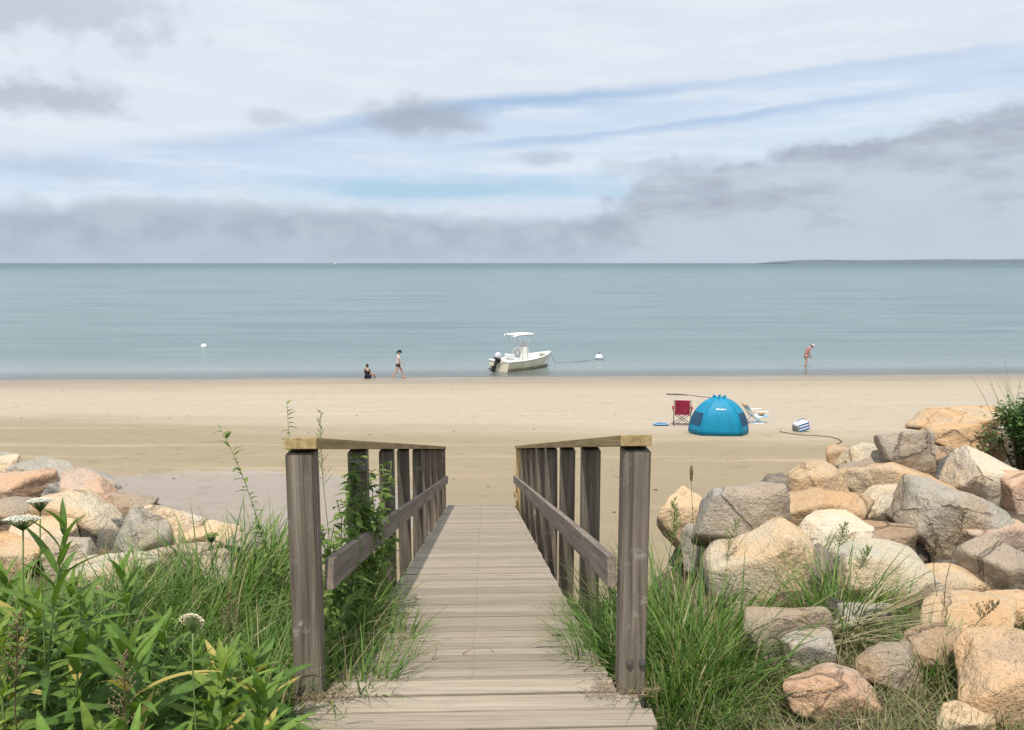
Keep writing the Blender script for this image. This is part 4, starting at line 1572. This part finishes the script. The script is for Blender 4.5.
# red folding chair, its back to the viewer
cp, cd = hit(680.5, 426)
C = empty('folding_chair', cp + Vector((.1, .25, 0)), -0.2, 'dark red fabric folding camp chair left of the blue tent', 'chair')
m = MB()
for i in range(2):
    z0, z1 = (.44, .9)
m.box((0, -.24, .66), (.50, .02, .46), Matrix.Rotation(.16, 3, 'X'), .008)
m.build('backrest', 'fabric_red', C)
m = MB()
m.box((0, .0, .40), (.5, .46, .025), Matrix.Rotation(.08, 3, 'X'), .008)
m.build('seat', 'fabric_red', C)
for sx in (-1, 1):
    m = MB()
    m.box((sx * .31, .02, .585), (.09, .46, .03), None, .008)
    m.tube([(sx * .31, .22, .57), (sx * .31, .22, .4)], .012, 6)
    m.build('armrest', 'fabric_red', C)
    m = MB()
    m.tube([(sx * .28, -.30, .90), (sx * .28, -.21, .42), (sx * .27, -.24, 0)], .012, 6)
    m.build('back_frame', 'frame_dark', C)
for (x0, y0, x1, y1) in ((-.29, -.26, .29, -.22), (.29, -.24, -.29, -.2), (-.29, .24, .29, .22), (.29, .26, -.29, .2), (-.29, -.24, -.28, .24), (.29, -.24, .28, .24)):
    m = MB()
    m.tube([(x0, y0, 0.0), (x1, y1, .41)], .011, 6)
    m.build('leg', 'frame_dark', C)

# low pale beach chair on the other side of the tent
cp, cd = hit(760, 424)
C = empty('beach_chair', cp + Vector((0, .3, 0)), 0.15, 'low light blue and white beach chair right of the blue tent', 'chair')
m = MB()
prof = [(-.46, .62), (-.36, .46), (-.22, .26), (-.12, .2), (.1, .22), (.3, .24)]
vs, fs = [], []
for i, (x_, z_) in enumerate(prof):
    vs += [(x_, -.24, z_), (x_, .24, z_)]
fs = [(2 * i, 2 * i + 1, 2 * i + 3, 2 * i + 2) for i in range(len(prof) - 1)]
m.add(vs, fs)
m.mi = [0, 1, 0, 1, 0]
o = m.build('sling', ['fabric_lightblue', 'fabric_white'], C)
so = o.modifiers.new('thick', 'SOLIDIFY')
so.thickness = .015
for sy in (-1, 1):
    m = MB()
    m.tube([(-.48, sy * .25, .64), (-.22, sy * .25, .25), (.16, sy * .25, .0)], .013, 6)
    m.tube([(.32, sy * .25, .25), (-.1, sy * .25, .2), (-.28, sy * .25, .0)], .013, 6)
    m.build('frame', 'fabric_lightblue', C)
    m = MB()
    m.box((.05, sy * .27, .42), (.44, .05, .022), None, .006)
    m.tube([(.22, sy * .27, .41), (.26, sy * .27, .24)], .01, 6)
    m.build('armrest', 'fabric_white', C)
m = MB()
m.box((-.02, 0, .005), (.4, .54, .012))
m.tube([(-.28, -.25, .012), (-.28, .25, .012)], .012, 6)
m.build('foot_bar', 'fabric_white', C)
m = MB()
m.ball((0, 0, 0), (.10, .2, .07))
o = m.build('towel', 'fabric_tan', None, True, loc=cp + Vector((-.47, .25, .64)))
tag(o, 'tan rolled towel on the top of the low beach chair', 'towel')
m = MB()
m.ball((0, 0, 0), (.12, .15, .08))
o = m.build('bag', 'fabric_tan', None, True, loc=cp + Vector((.12, .32, .33)))
tag(o, 'small tan bag on the seat of the low beach chair', 'bag')

# flat blue mat
cp, cd = hit(661, 425.5)
m = MB()
bm = bmesh.new()
bmesh.ops.create_uvsphere(bm, u_segments=24, v_segments=10, radius=1)
for v in bm.verts:
    v.co = Vector((v.co.x * .27, v.co.y * .17, v.co.z * .045 + .012 * math.cos(v.co.x * 2)))
m.addbm(bm)
m2 = MB()
ring = [(math.cos(a) * .25, math.sin(a) * .155, .02) for a in np.linspace(0, 6.283, 28)]
o = m.build('bodyboard', 'mat_blue', None, True, loc=cp + Vector((0, 0, .04)))
m2.tube(ring, .012, 5)
m2.build('trim', 'fabric_lightblue', o, True)
tag(o, 'small flat blue board lying on the sand left of the red chair', 'bodyboard')

# striped cooler bag
cp, cd = hit(803, 432)
C = empty('cooler_bag', cp + Vector((0, .12, 0)), 0.35, 'blue and white striped cooler bag tipped on the sand right of the tent', 'bag')
C.rotation_euler = (0, -.2, .35)
tl = Matrix.Identity(3)
m = MB()
m.box((0, 0, .17), (.40, .30, .30), tl, .05)
m.build('body', 'fabric_white', C, True)
for z_ in (.075, .17, .265):
    m = MB()
    m.box((0.012, 0, z_), (.40, .312, .05), tl, .006)
    m.build('stripe', 'fabric_blue', C)
m = MB()
m.box((-.215, 0, .13), (.06, .30, .26), tl, .03)
m.build('end_panel', 'cooler_grey', C, True)
m = MB()
m.tube([(-.16, -.02, .32), (-.1, -.02, .40), (.1, -.02, .42), (.17, -.02, .36)], .012, 6)
m.build('handle', 'fabric_blue', C, True)


def ground_line(pts, rad, name, mat, label, cat, jit=.0):
    m = MB()
    W = [hit(*p)[0] for p in pts]
    out = []
    for a, b in zip(W[:-1], W[1:]):
        for q in np.linspace(0, 1, 8)[:-1]:
            c = a.lerp(b, q)
            out.append(Vector((c.x, c.y, tz(c.x, c.y) + rad * .6 + random.uniform(0, jit))))
    out.append(W[-1])
    m.tube(out, rad, 6)
    tag(m.build(name, mat, None, True), label, cat)


ground_line([(780, 432), (790, 434), (801, 435.5), (815, 436), (828, 437), (838, 439.5), (842, 442), (838, 444.5), (834, 446)], .012, 'rope', 'rope_dark', 'dark rope curving over the sand from the cooler bag', 'rope', .02)
m = MB()
random.seed(3)
p0, p1 = hit(666, 394.5)[0], hit(690, 395.5)[0]
for k in range(40):
    q = random.betavariate(1.4, 2)
    c = p0.lerp(p1, q)
    c.z = tz(c.x, c.y) + .02
    m.ball(c + Vector((0, random.uniform(-.12, .12), 0)), (random.uniform(.05, .12), random.uniform(.03, .06), random.uniform(.012, .025)), 1)
tag(m.build('seaweed', 'seaweed', None, True), 'strip of dark seaweed washed up behind the red chair', 'seaweed')
ground_line([(690, 395.5), (700, 397), (712, 398)], .02, 'rope', 'rope_dark', 'thin dark line on the sand leading from the seaweed to the tent', 'rope')

# bits of wrack along the old tide lines: uncountable
m = MB()
random.seed(91)
for k in range(170):
    if random.random() < .5:
        x, y = random.uniform(-11, 7), random.uniform(13, 22)
        s_ = random.uniform(.008, .025)
    else:
        x = random.uniform(-32, 32)
        y = ysh(x) - random.choice([1.2, 6.5, 17, 21]) + random.gauss(0, .5)
        s_ = random.uniform(.012, .03)
    m.ball((x, y, tz(x, y) + s_ * .2), (s_ * random.uniform(1, 2.5), s_, s_ * .5), 1)
o = m.build('tide_wrack_debris', 'seaweed', None, True)
o['kind'] = 'stuff'

# ------------------------------------------------------------------ boat
def boat():
    pw, pd = P(517, 368.5, 1), None
    r = ray(514, 369.3)
    d = -CAMZ / r.z
    c = Vector((0, 0, CAMZ)) + r * d
    th = R(43)
    B = empty('motor_boat', Vector((c.x + .72, c.y + .6, 0)), th, 'white open skiff with a canopy moored in the shallows', 'boat')
    L, Bm = 4.5, 1.95
    NSEC = 22
    def sec(q):
        """q 0 stern .. 1 bow: half beam at gunwale, at chine, heights"""
        hb = Bm / 2 * (1 - max(0, (q - .35) / .65) ** 2.3) * (.94 + .06 * min(1, q / .3))
        hc = hb * (.84 - .25 * max(0, q - .4))
        zg = .62 + .30 * max(0, q - .25) ** 1.5 * 1.3
        zc = .02 + .32 * max(0, q - .55) ** 1.6
        zk = -.16 + .62 * max(0, q - .72) ** 1.7 * 3.0
        x_ = -L / 2 + L * q + .12 * 0
        return x_, max(hb, .012), max(hc, .008), zg, zc, min(zk, zg - .05)
    rings = []
    for i in range(NSEC + 1):
        x_, hb, hc, zg, zc, zk = sec(i / NSEC)
        rake = lambda z_: x_ - (.30 * (zg - z_) if i == NSEC else .30 * (zg - z_) * (i / NSEC) ** 4)
        half = [(hb, zg), (hb * .985, zg - .1), ((hb + hc) / 2 * 1.01, (zg + zc) / 2), (hc, zc), (hc * .5, (zc + zk) / 2), (0, zk)]
        pts = [(rake(z_), -y_, z_) for y_, z_ in half] + [(rake(z_), y_, z_) for y_, z_ in half[-2::-1]]
        rings.append(pts)
    m = MB()
    k = len(rings[0])
    vs = [p for rg in rings for p in rg]
    fs = [(i * k + j, i * k + j + 1, (i + 1) * k + j + 1, (i + 1) * k + j) for i in range(NSEC) for j in range(k - 1)]
    fs.append(tuple(range(k)))
    m.add(vs, fs)
    m.build('hull', 'hull_cream', B, True).data.polygons[-1].use_smooth = False
    # stained waterline band, 4 mm proud
    m = MB()
    vs = []
    for i in range(NSEC + 1):
        for sgn in (-1,):
            pass
    for sgn in (-1, 1):
        vs, fs = [], []
        for i in range(NSEC):
            x_, hb, hc, zg, zc, zk = sec(i / NSEC)
            for z_, yy in ((zc + .16, hc + (hb - hc) * .3), (zc + .0, hc), (zc - .06, hc * .9)):
                vs.append((x_ - (.30 * (zg - z_) * (i / NSEC) ** 4), sgn * (yy + .008), z_))
        for i in range(NSEC - 1):
            for j in range(2):
                fs.append((i * 3 + j, i * 3 + j + 1, (i + 1) * 3 + j + 1, (i + 1) * 3 + j))
        m.add(vs, fs)
    m.build('waterline_stain', 'hull_stain', B, True)
    # gunwale with inner liner
    m = MB()
    for sgn in (-1, 1):
        pts = [(sec(q)[0] + (.03 if q > .99 else 0), sgn * sec(q)[1], sec(q)[3] + .015) for q in np.linspace(0, 1, 24)]
        m.tube(pts, .045, 8)
    x_, hb, hc, zg, zc, zk = sec(0)
    m.tube([(x_, -hb, zg + .01), (x_, -hb * .35, zg + .01), (x_, -hb * .3, zg - .12), (x_, hb * .3, zg - .12), (x_, hb * .35, zg + .01), (x_, hb, zg + .01)], .04, 8)
    m.build('gunwale', 'gelcoat_white', B, True)
    m = MB()
    vs, fs = [], []
    for i in range(20):
        q = .02 + .86 * i / 19
        x_, hb, hc, zg, zc, zk = sec(q)
        for yy, zz in ((-hb * .96, zg), (-hb * .82, zg - .05), (-hb * .8, .2), (hb * .8, .2), (hb * .82, zg - .05), (hb * .96, zg)):
            vs.append((x_, yy, zz))
    fs = [(i * 6 + j, i * 6 + j + 1, (i + 1) * 6 + j + 1, (i + 1) * 6 + j) for i in range(19) for j in range(5)]
    m.add(vs, fs)
    m.build('cockpit_floor', 'gelcoat_white', B)
    m = MB()
    vs, fs = [], []
    for i in range(8):
        q = .84 + .155 * i / 7
        x_, hb, hc, zg, zc, zk = sec(q)
        vs += [(x_, -hb, zg), (x_, 0, zg + .03), (x_, hb, zg)]
    fs = [(i * 3 + j, i * 3 + j + 1, (i + 1) * 3 + j + 1, (i + 1) * 3 + j) for i in range(7) for j in range(2)]
    m.add(vs, fs)
    m.build('bow_deck', 'gelcoat_white', B, True)
    # console, windscreen, seat
    cx = -.35
    cons = bpy.data.objects.new
    m = MB()
    bm = bmesh.new()
    bmesh.ops.create_cube(bm, size=1)
    for v in bm.verts:
        v.co = Vector((v.co.x * (.70 if v.co.z < 0 else .50), v.co.y * .86, (v.co.z + .5) * 1.2))
    bmesh.ops.bevel(bm, geom=list(bm.edges), offset=.05, segments=2, affect='EDGES')
    m.addbm(bm, (cx, 0, .2))
    co = m.build('console', 'gelcoat_white', B)
    m = MB()
    m.box((cx + .2, 0, 1.55), (.02, .7, .34), Matrix.Rotation(-.35, 3, 'Y'), .006)
    m.build('windscreen', 'gelcoat_white', co)
    m = MB()
    m.tube([(cx - .34 + .0, .2 * math.cos(a), 1.02 + .2 * math.sin(a)) for a in np.linspace(0, 6.283, 18)], .014, 6)
    m.build('steering_wheel', 'outboard_black', co, True)
    m = MB()
    m.box((-1.12, 0, .42), (.5, .85, .44), None, .04)
    se = m.build('seat', 'gelcoat_white', B)
    m = MB()
    m.box((-1.12, 0, .68), (.48, .82, .07), None, .025)
    m.build('seat_cushion', 'fabric_white', se)
    m = MB()
    m.box((-1.38, 0, .86), (.08, .8, .28), Matrix.Rotation(-.1, 3, 'Y'), .03)
    m.build('seat_back', 'fabric_white', se)
    # canopy on its pipe frame
    m = MB()
    vs, fs = [], []
    for i in range(9):
        for j in range(9):
            a, b = i / 8 - .5, j / 8 - .5
            vs.append((cx - .2 + a * 1.5, b * 1.2, 2.16 + .05 - .16 * b * b - .08 * a * a))
    fs = [(i * 9 + j, i * 9 + j + 1, (i + 1) * 9 + j + 1, (i + 1) * 9 + j) for i in range(8) for j in range(8)]
    m.add(vs, fs)
    cn = m.build('canopy', 'canvas_white', B, True)
    so = cn.modifiers.new('thick', 'SOLIDIFY')
    so.thickness = .05
    for sx in (-.72, .12):
        for sy in (-.45, .45):
            m = MB()
            m.tube([(cx + sx * .5 + .06, sy, .35), (cx + sx * .55 + .05, sy, 1.3), (cx + sx, sy * 1.15, 2.15)], .024, 7)
            m.build('canopy_post', 'alloy', B, True)
    m = MB()
    for sy in (-.52, .52):
        m.tube([(cx - 1.02, sy, 2.14), (cx + .62, sy, 2.14)], .02, 6)
    for sx in (-1.0, -.2, .6):
        m.tube([(cx + sx, -.55, 2.13), (cx + sx, .55, 2.13)], .02, 6)
    m.tube([(cx - .18, -.45, 1.45), (cx - .18, .45, 1.45)], .018, 6)
    m.build('canopy_frame', 'alloy', B, True)
    # outboard, tilted up
    x0 = -L / 2
    ob = bpy.data.objects.new('outboard', None)
    COL.objects.link(ob)
    ob.parent = B
    ob.location = (x0 - .12, 0, .62)
    ob.rotation_euler = (0, R(22), 0)
    m = MB()
    bm = bmesh.new()
    bmesh.ops.create_uvsphere(bm, u_segments=18, v_segments=12, radius=1)
    for v in bm.verts:
        p = v.co
        f = lambda u_: math.copysign(abs(u_) ** .7, u_)
        v.co = Vector((f(p.x) * .22, f(p.y) * .17, f(p.z) * .20))
    m.addbm(bm, (-.06, 0, .34))
    m.build('cowling', 'outboard_grey', ob, True)
    m = MB()
    m.box((-.06, 0, .12), (.44, .34, .10), None, .03)
    m.box((-.10, 0, -.16), (.20, .12, .52), None, .04)
    m.build('midsection', 'outboard_black', ob)
    m = MB()
    m.box((-.12, 0, -.52), (.30, .05, .34), None, .02)
    m.box((-.18, 0, -.40), (.42, .26, .02), None, .005)
    m.tube([(.08, 0, -.60), (0, 0, -.60), (-.3, 0, -.60), (-.36, 0, -.60)], [.02, .07, .065, .03], 10)
    m.box((-.08, 0, -.74), (.18, .02, .2), Matrix.Rotation(.3, 3, 'Y'), .006)
    m.build('lower_unit', 'outboard_black', ob)
    m = MB()
    for k_ in range(3):
        a = k_ * 2.094
        m.box((-.40, math.cos(a) * .1, -.60 + math.sin(a) * .1), (.02, .2, .09), Matrix.Rotation(a, 3, 'X') @ Matrix.Rotation(.4, 3, 'Y'), .005)
    m.build('propeller', 'steel', ob)
    m = MB()
    m.box((.06, 0, .06), (.1, .3, .3), None, .02)
    m.build('clamp_bracket', 'outboard_black', ob)
    # bow rope cleat
    m = MB()
    m.box((L / 2 - .35, 0, .98), (.16, .03, .03), None, .008)
    m.build('cleat', 'alloy', B)
    return B, th, c


B, th, bc = boat()
bow = B.location + Vector((math.cos(th) * 2.2, math.sin(th) * 2.2, .93))


def water_at(px, py):
    r = ray(px, py)
    return Vector((0, 0, CAMZ)) + r * (-CAMZ / r.z)


def buoy(px, py, rad, label, band):
    p = water_at(px, py)
    o = empty('mooring_buoy', p, 0, label, 'buoy')
    m = MB()
    m.ball((0, 0, rad * .45), (rad, rad, rad * .95), 3)
    m.build('float', 'buoy_white', o, True)
    m = MB()
    m.tube([(0, 0, rad * 1.3), (0, 0, rad * 1.75)], [rad * .16, rad * .12], 8)
    m.tube([(math.cos(a) * rad * .22, 0, rad * 1.8 + math.sin(a) * rad * .22) for a in np.linspace(0, 6.28, 12)], rad * .07, 5)
    m.build('mooring_eye', 'steel', o, True)
    if band:
        m = MB()
        m.tube([(math.cos(a) * rad * .99, math.sin(a) * rad * .99, rad * .38) for a in np.linspace(0, 6.283, 32)], rad * .09, 5)
        m.build('band', 'buoy_band', o, True)
    return p


bp = buoy(599, 359.5, .27, 'round white mooring buoy with a blue band beside the skiff', True)
bp2 = buoy(204, 347.5, .22, 'small plain white buoy floating alone far left', False)
m = MB()
mid_ = water_at(557, 363.5)
pts = [bow, bow.lerp(mid_, .35) + Vector((0, 0, -.12)), bow.lerp(mid_, .7) + Vector((0, 0, -.16)), mid_ + Vector((0, 0, .02))]
pts += [mid_.lerp(bp, q) + Vector((0, 0, .02 + .01 * math.sin(q * 9))) for q in np.linspace(.1, .97, 10)]
m.tube(pts, .013, 6)
tag(m.build('mooring_rope', 'rope_grey', None, True), 'grey mooring rope from the skiff bow to the banded buoy', 'rope')

# far sailboat on the horizon
d = 2600.0
S = empty('sailboat', Vector(((336.5 - CX) / F * d * 1.0, d, 0)), .6, 'tiny sailing boat on the horizon at left', 'sailboat')
m = MB()
vs, fs = [], []
for i in range(9):
    q = i / 8
    hb = 1.6 * math.sin(math.pi * min(1, .25 + .75 * q)) ** .7 + .02
    x_ = -5 + 10 * q
    vs += [(x_, -hb, 1.1 + .3 * q), (x_, 0, -.3), (x_, hb, 1.1 + .3 * q)]
for i in range(8):
    for j in range(2):
        fs.append((i * 3 + j, i * 3 + j + 1, (i + 1) * 3 + j + 1, (i + 1) * 3 + j))
    fs.append((i * 3, (i + 1) * 3, (i + 1) * 3 + 2, i * 3 + 2))
m.add(vs, fs)
m.build('hull', 'cloth_navy', S)
m = MB()
m.tube([(.6, 0, 1), (.6, 0, 11)], .1, 6)
m.build('mast', 'alloy', S)
m = MB()
m.add([(.5, 0, 10.6), (.5, .1, 2.3), (-3.6, .9, 2.2), (-1.2, .7, 6.0)], [(0, 1, 2, 3)])
m.build('mainsail', 'sail_white', S)
m = MB()
m.add([(.8, 0, 9.4), (4.4, 0, 1.7), (1.2, .8, 2.0)], [(0, 1, 2)])
m.build('jib', 'sail_white', S)


# ------------------------------------------------------------------ people
def skin_obj(name, verts, edges, mat, parent, root=0, sub=2):
    bm = bmesh.new()
    ly = bm.verts.layers.skin.verify()
    vl = []
    for i, (co, r) in enumerate(verts):
        v = bm.verts.new(co)
        rx, ry = r if hasattr(r, '__len__') else (r, r)
        v[ly].radius = (rx, ry)
        v[ly].use_root = i == root
        vl.append(v)
    for a, b in edges:
        bm.edges.new((vl[a], vl[b]))
    me = bpy.data.meshes.new(name)
    bm.to_mesh(me)
    bm.free()
    me.materials.append(MATS[mat])
    o = bpy.data.objects.new(name, me)
    COL.objects.link(o)
    sk = o.modifiers.new('skin', 'SKIN')
    sk.use_smooth_shade = True
    sb = o.modifiers.new('sub', 'SUBSURF')
    sb.levels = sb.render_levels = sub
    dg = bpy.context.evaluated_depsgraph_get()
    me2 = bpy.data.meshes.new_from_object(o.evaluated_get(dg))
    o.modifiers.clear()
    o.data = me2
    o.parent = parent
    return o


def person(loc, rz, J, label, wear, scale=1.0, hat=None, hair='hair_dark', hairlen=.0):
    """J: joints in metres, x = facing direction, z up; left/right pairs suffixed _l _r"""
    root = empty('person', loc, rz, label, 'person', None, scale)
    V, E, ix = [], [], {}

    def add(n, r, par=None, co=None):
        ix[n] = len(V)
        V.append((Vector(J[n] if co is None else co), r))
        if par:
            E.append((ix[par], ix[n]))

    add('pelvis', (.135, .10))
    add('waist', (.115, .085), 'pelvis')
    add('chest', (.135, .095), 'waist')
    add('neckbase', (.07, .06), 'chest')
    add('neck', (.05, .05), 'neckbase')
    hd = (Vector(J['head']) - Vector(J['neck'])).normalized()
    add('jaw', (.068, .078), 'neck', Vector(J['neck']).lerp(Vector(J['head']), .45))
    add('head', (.08, .098), 'jaw')
    add('crown', (.055, .065), 'head', Vector(J['head']) + hd * .075)
    fwd = Vector((1, 0, 0))
    fwd = (fwd - hd * fwd.dot(hd)).normalized()
    for s in ('l', 'r'):
        add('sho_' + s, (.055, .055), 'chest')
        add('elb_' + s, (.04, .04), 'sho_' + s)
        add('wri_' + s, (.027, .027), 'elb_' + s)
        dr = (Vector(J['wri_' + s]) - Vector(J['elb_' + s])).normalized()
        add('palm_' + s, (.036, .018), 'wri_' + s, Vector(J['wri_' + s]) + dr * .07)
        sd_ = dr.cross(Vector((0, 1, 0)))
        sd_ = sd_.normalized() if sd_.length > .1 else Vector((1, 0, 0))
        for k, ln in enumerate((.075, .085, .08, .062)):
            st = Vector(J['wri_' + s]) + dr * .085 + sd_ * (k - 1.5) * .02
            add('f%d_%s' % (k, s), (.010, .010), 'palm_' + s, st + dr * ln * .5)
            add('g%d_%s' % (k, s), (.008, .008), 'f%d_%s' % (k, s), st + dr * ln - Vector((0, (1 if s == 'l' else -1) * .02, 0)))
        add('t_' + s, (.011, .011), 'palm_' + s, Vector(J['wri_' + s]) + dr * .06 - sd_ * .05)
        add('hip_' + s, (.09, .09), 'pelvis')
        add('kne_' + s, (.058, .058), 'hip_' + s)
        k_, a_ = Vector(J['kne_' + s]), Vector(J['ank_' + s])
        add('calf_' + s, (.056, .056), 'kne_' + s, k_.lerp(a_, .3))
        add('ank_' + s, (.036, .036), 'calf_' + s)
        add('heel_' + s, (.036, .034), 'ank_' + s, a_ + Vector((-.03, 0, -.05)))
        add('toe_' + s, (.042, .022), 'ank_' + s, a_ + Vector((.15, 0, -.065)))
    skin_obj('body', V, E, 'skin', root)
    H = Vector(J['head'])
    side = hd.cross(fwd)
    hm = Matrix((fwd, side, hd)).transposed()
    m = MB()                                               # hair: a cap round the skull, open at the face
    bm = bmesh.new()
    bmesh.ops.create_uvsphere(bm, u_segments=20, v_segments=14, radius=1)
    dele = [v for v in bm.verts if (v.co.x > .25 and v.co.z < .35) or v.co.z < -.6 - hairlen * 0]
    bmesh.ops.delete(bm, geom=dele, context='VERTS')
    for v in bm.verts:
        v.co = Vector((v.co.x * .112 - .008, v.co.y * .094, v.co.z * .122 + .022))
    m.addbm(bm, H, hm)
    if hairlen:
        m.tube([H + hm @ Vector((-.09, 0, .03)), H + hm @ Vector((-.15, 0, -.03)), H + hm @ Vector((-.13, 0, -.03 - hairlen))], [.03, .04, .012], 7)
    m.build('hair', hair, root, True)
    m = MB()
    m.ball(H + hm @ Vector((.104, 0, -.02)), (.016, .013, .022), 2)
    m.build('nose', 'skin', root, True)
    for sy in (-1, 1):
        m = MB()
        m.ball(H + hm @ Vector((.09, sy * .034, .008)), (.009, .013, .009), 2)
        m.build('eye', 'hair_dark', root, True)
        m = MB()
        m.ball(H + hm @ Vector((-.005, sy * .088, -.012)), (.018, .01, .03), 2)
        m.build('ear', 'skin', root, True)
    m = MB()
    m.ball(H + hm @ Vector((.092, 0, -.065)), (.008, .024, .006), 2)
    m.build('mouth', 'cloth_rose', root, True)
    for nm, mat, chain in wear:                            # clothes: the same joints, a little larger
        vv, ee, jx = [], [], {}
        for (n, par, r, q) in chain:
            jx[n] = len(vv)
            co = V[ix[n]][0] if n in ix and q is None else V[ix[par.split('#')[-1]]][0].lerp(V[ix[q[0]]][0], q[1])
            vv.append((co, r))
            if par and '#' not in par:
                ee.append((jx[par], jx[n]))
            elif par:
                ee.append((jx[par.split('#')[0]], jx[n]))
        skin_obj(nm, vv, ee, mat, root)
    if hat:
        m = MB()
        bm = bmesh.new()
        bmesh.ops.create_uvsphere(bm, u_segments=20, v_segments=12, radius=1)
        bmesh.ops.delete(bm, geom=[v for v in bm.verts if v.co.z < -.05], context='VERTS')
        for v in bm.verts:
            v.co = Vector((v.co.x * .125 - .004, v.co.y * .108, v.co.z * .10 + .055))
        m.addbm(bm, H, hm)
        vs, fs = [], []
        for i in range(13):
            a = -1.1 + 2.2 * i / 12
            for rr_ in (1.0, 1.75):
                vs.append(tuple(H + hm @ Vector((math.cos(a) * .115 * rr_, math.sin(a) * .105, .052 - .02 * (rr_ - 1)))))
        fs = [(2 * i, 2 * i + 1, 2 * i + 3, 2 * i + 2) for i in range(12)]
        m.add(vs, fs)
        m.build('cap', hat, root, True)
    return root


TORSO = lambda mat, nm='shirt', g=1.34: (nm, mat, [('pelvis', None, (.135 * g, .10 * g), None), ('waist', 'pelvis', (.118 * g, .088 * g), None), ('chest', 'waist', (.135 * g, .118 * g), None),
                                                ('neckbase', 'chest', (.088, .078), None),
                                                ('sho_l', 'chest', (.078, .078), None), ('sho_r', 'chest', (.078, .078), None),
                                                ('sl', 'sho_l', (.064, .064), ('elb_l', .55)), ('sr', 'sho_r', (.064, .064), ('elb_r', .55))])


def SHORTS(mat, q=.55, nm='shorts'):
    return (nm, mat, [('pelvis', None, (.19, .155), None), ('pw', 'pelvis', (.17, .135), ('waist', .7)),
                      ('hip_l', 'pelvis', (.13, .13), None), ('hip_r', 'pelvis', (.13, .13), None),
                      ('kl', 'hip_l', (.11, .11), ('kne_l', q)), ('kr', 'hip_r', (.11, .11), ('kne_r', q))])


# fix-up: chain entries whose q is given need the joint they start from
def fix(w):
    nm, mat, ch = w
    return nm, mat, [(n, (p + '#' + p if q is not None else p), r, q) for (n, p, r, q) in ch]


# woman walking along the water's edge to the right
J = dict(pelvis=(0, 0, .90), waist=(.02, 0, 1.05), chest=(.05, 0, 1.25), neckbase=(.06, 0, 1.39), neck=(.075, 0, 1.45), head=(.115, 0, 1.57),
         sho_l=(.05, .17, 1.35), elb_l=(-.12, .22, 1.12), wri_l=(-.05, .22, .90), sho_r=(.05, -.17, 1.35), elb_r=(.16, -.22, 1.10), wri_r=(.33, -.20, .95),
         hip_l=(.0, .09, .86), kne_l=(.22, .09, .50), ank_l=(.33, .09, .09), hip_r=(0, -.09, .86), kne_r=(-.06, -.09, .46), ank_r=(-.36, -.09, .14))
p, d = hit(398, 378.6)
person(p + Vector((0, .0, -.01)), 0.05, J, 'person in dark navy shorts and pale top walking along the water edge', [fix(TORSO('cloth_pale', 'top')), fix(SHORTS('cloth_navy', .45))], .97, hat='cloth_black', hairlen=.12)
# child sitting at the water's edge, back to the viewer
J = dict(pelvis=(0, 0, .13), waist=(.0, 0, .28), chest=(.02, 0, .48), neckbase=(.04, 0, .62), neck=(.05, 0, .68), head=(.07, 0, .80),
         sho_l=(.03, .18, .57), elb_l=(.10, .24, .33), wri_l=(.28, .16, .22), sho_r=(.03, -.18, .57), elb_r=(.10, -.24, .33), wri_r=(.28, -.16, .22),
         hip_l=(.06, .10, .12), kne_l=(.40, .20, .30), ank_l=(.66, .12, .10), hip_r=(.06, -.10, .12), kne_r=(.40, -.20, .30), ank_r=(.66, -.12, .10))
p, d = hit(367, 378.6)
person(p + Vector((0, 0, -.02)), R(65), J, 'person in a dark shirt sitting on the wet sand at the water edge', [fix(TORSO('cloth_black')), fix(SHORTS('cloth_navy', .5))], .92)
# person wading and looking down
J = dict(pelvis=(-.04, 0, .88), waist=(.0, 0, 1.03), chest=(.09, 0, 1.22), neckbase=(.17, 0, 1.34), neck=(.22, 0, 1.38), head=(.32, 0, 1.44),
         sho_l=(.13, .18, 1.30), elb_l=(.10, .22, 1.03), wri_l=(.22, .18, .82), sho_r=(.13, -.18, 1.30), elb_r=(.08, -.22, 1.03), wri_r=(.20, -.18, .82),
         hip_l=(-.04, .09, .84), kne_l=(.06, .09, .46), ank_l=(.0, .09, .07), hip_r=(-.04, -.09, .84), kne_r=(-.04, -.09, .46), ank_r=(-.14, -.09, .07))
p = water_at(806, 366.8)
p.z = tz(p.x, p.y)
person(p, 0.1, J, 'person in a cap and reddish shirt bending forward while wading in the shallows', [fix(TORSO('cloth_rose')), fix(SHORTS('cloth_rose', .5))], 1.0, hat='hat_white')

bpy.context.view_layer.update()
print('OBJECTS', len(bpy.data.objects))
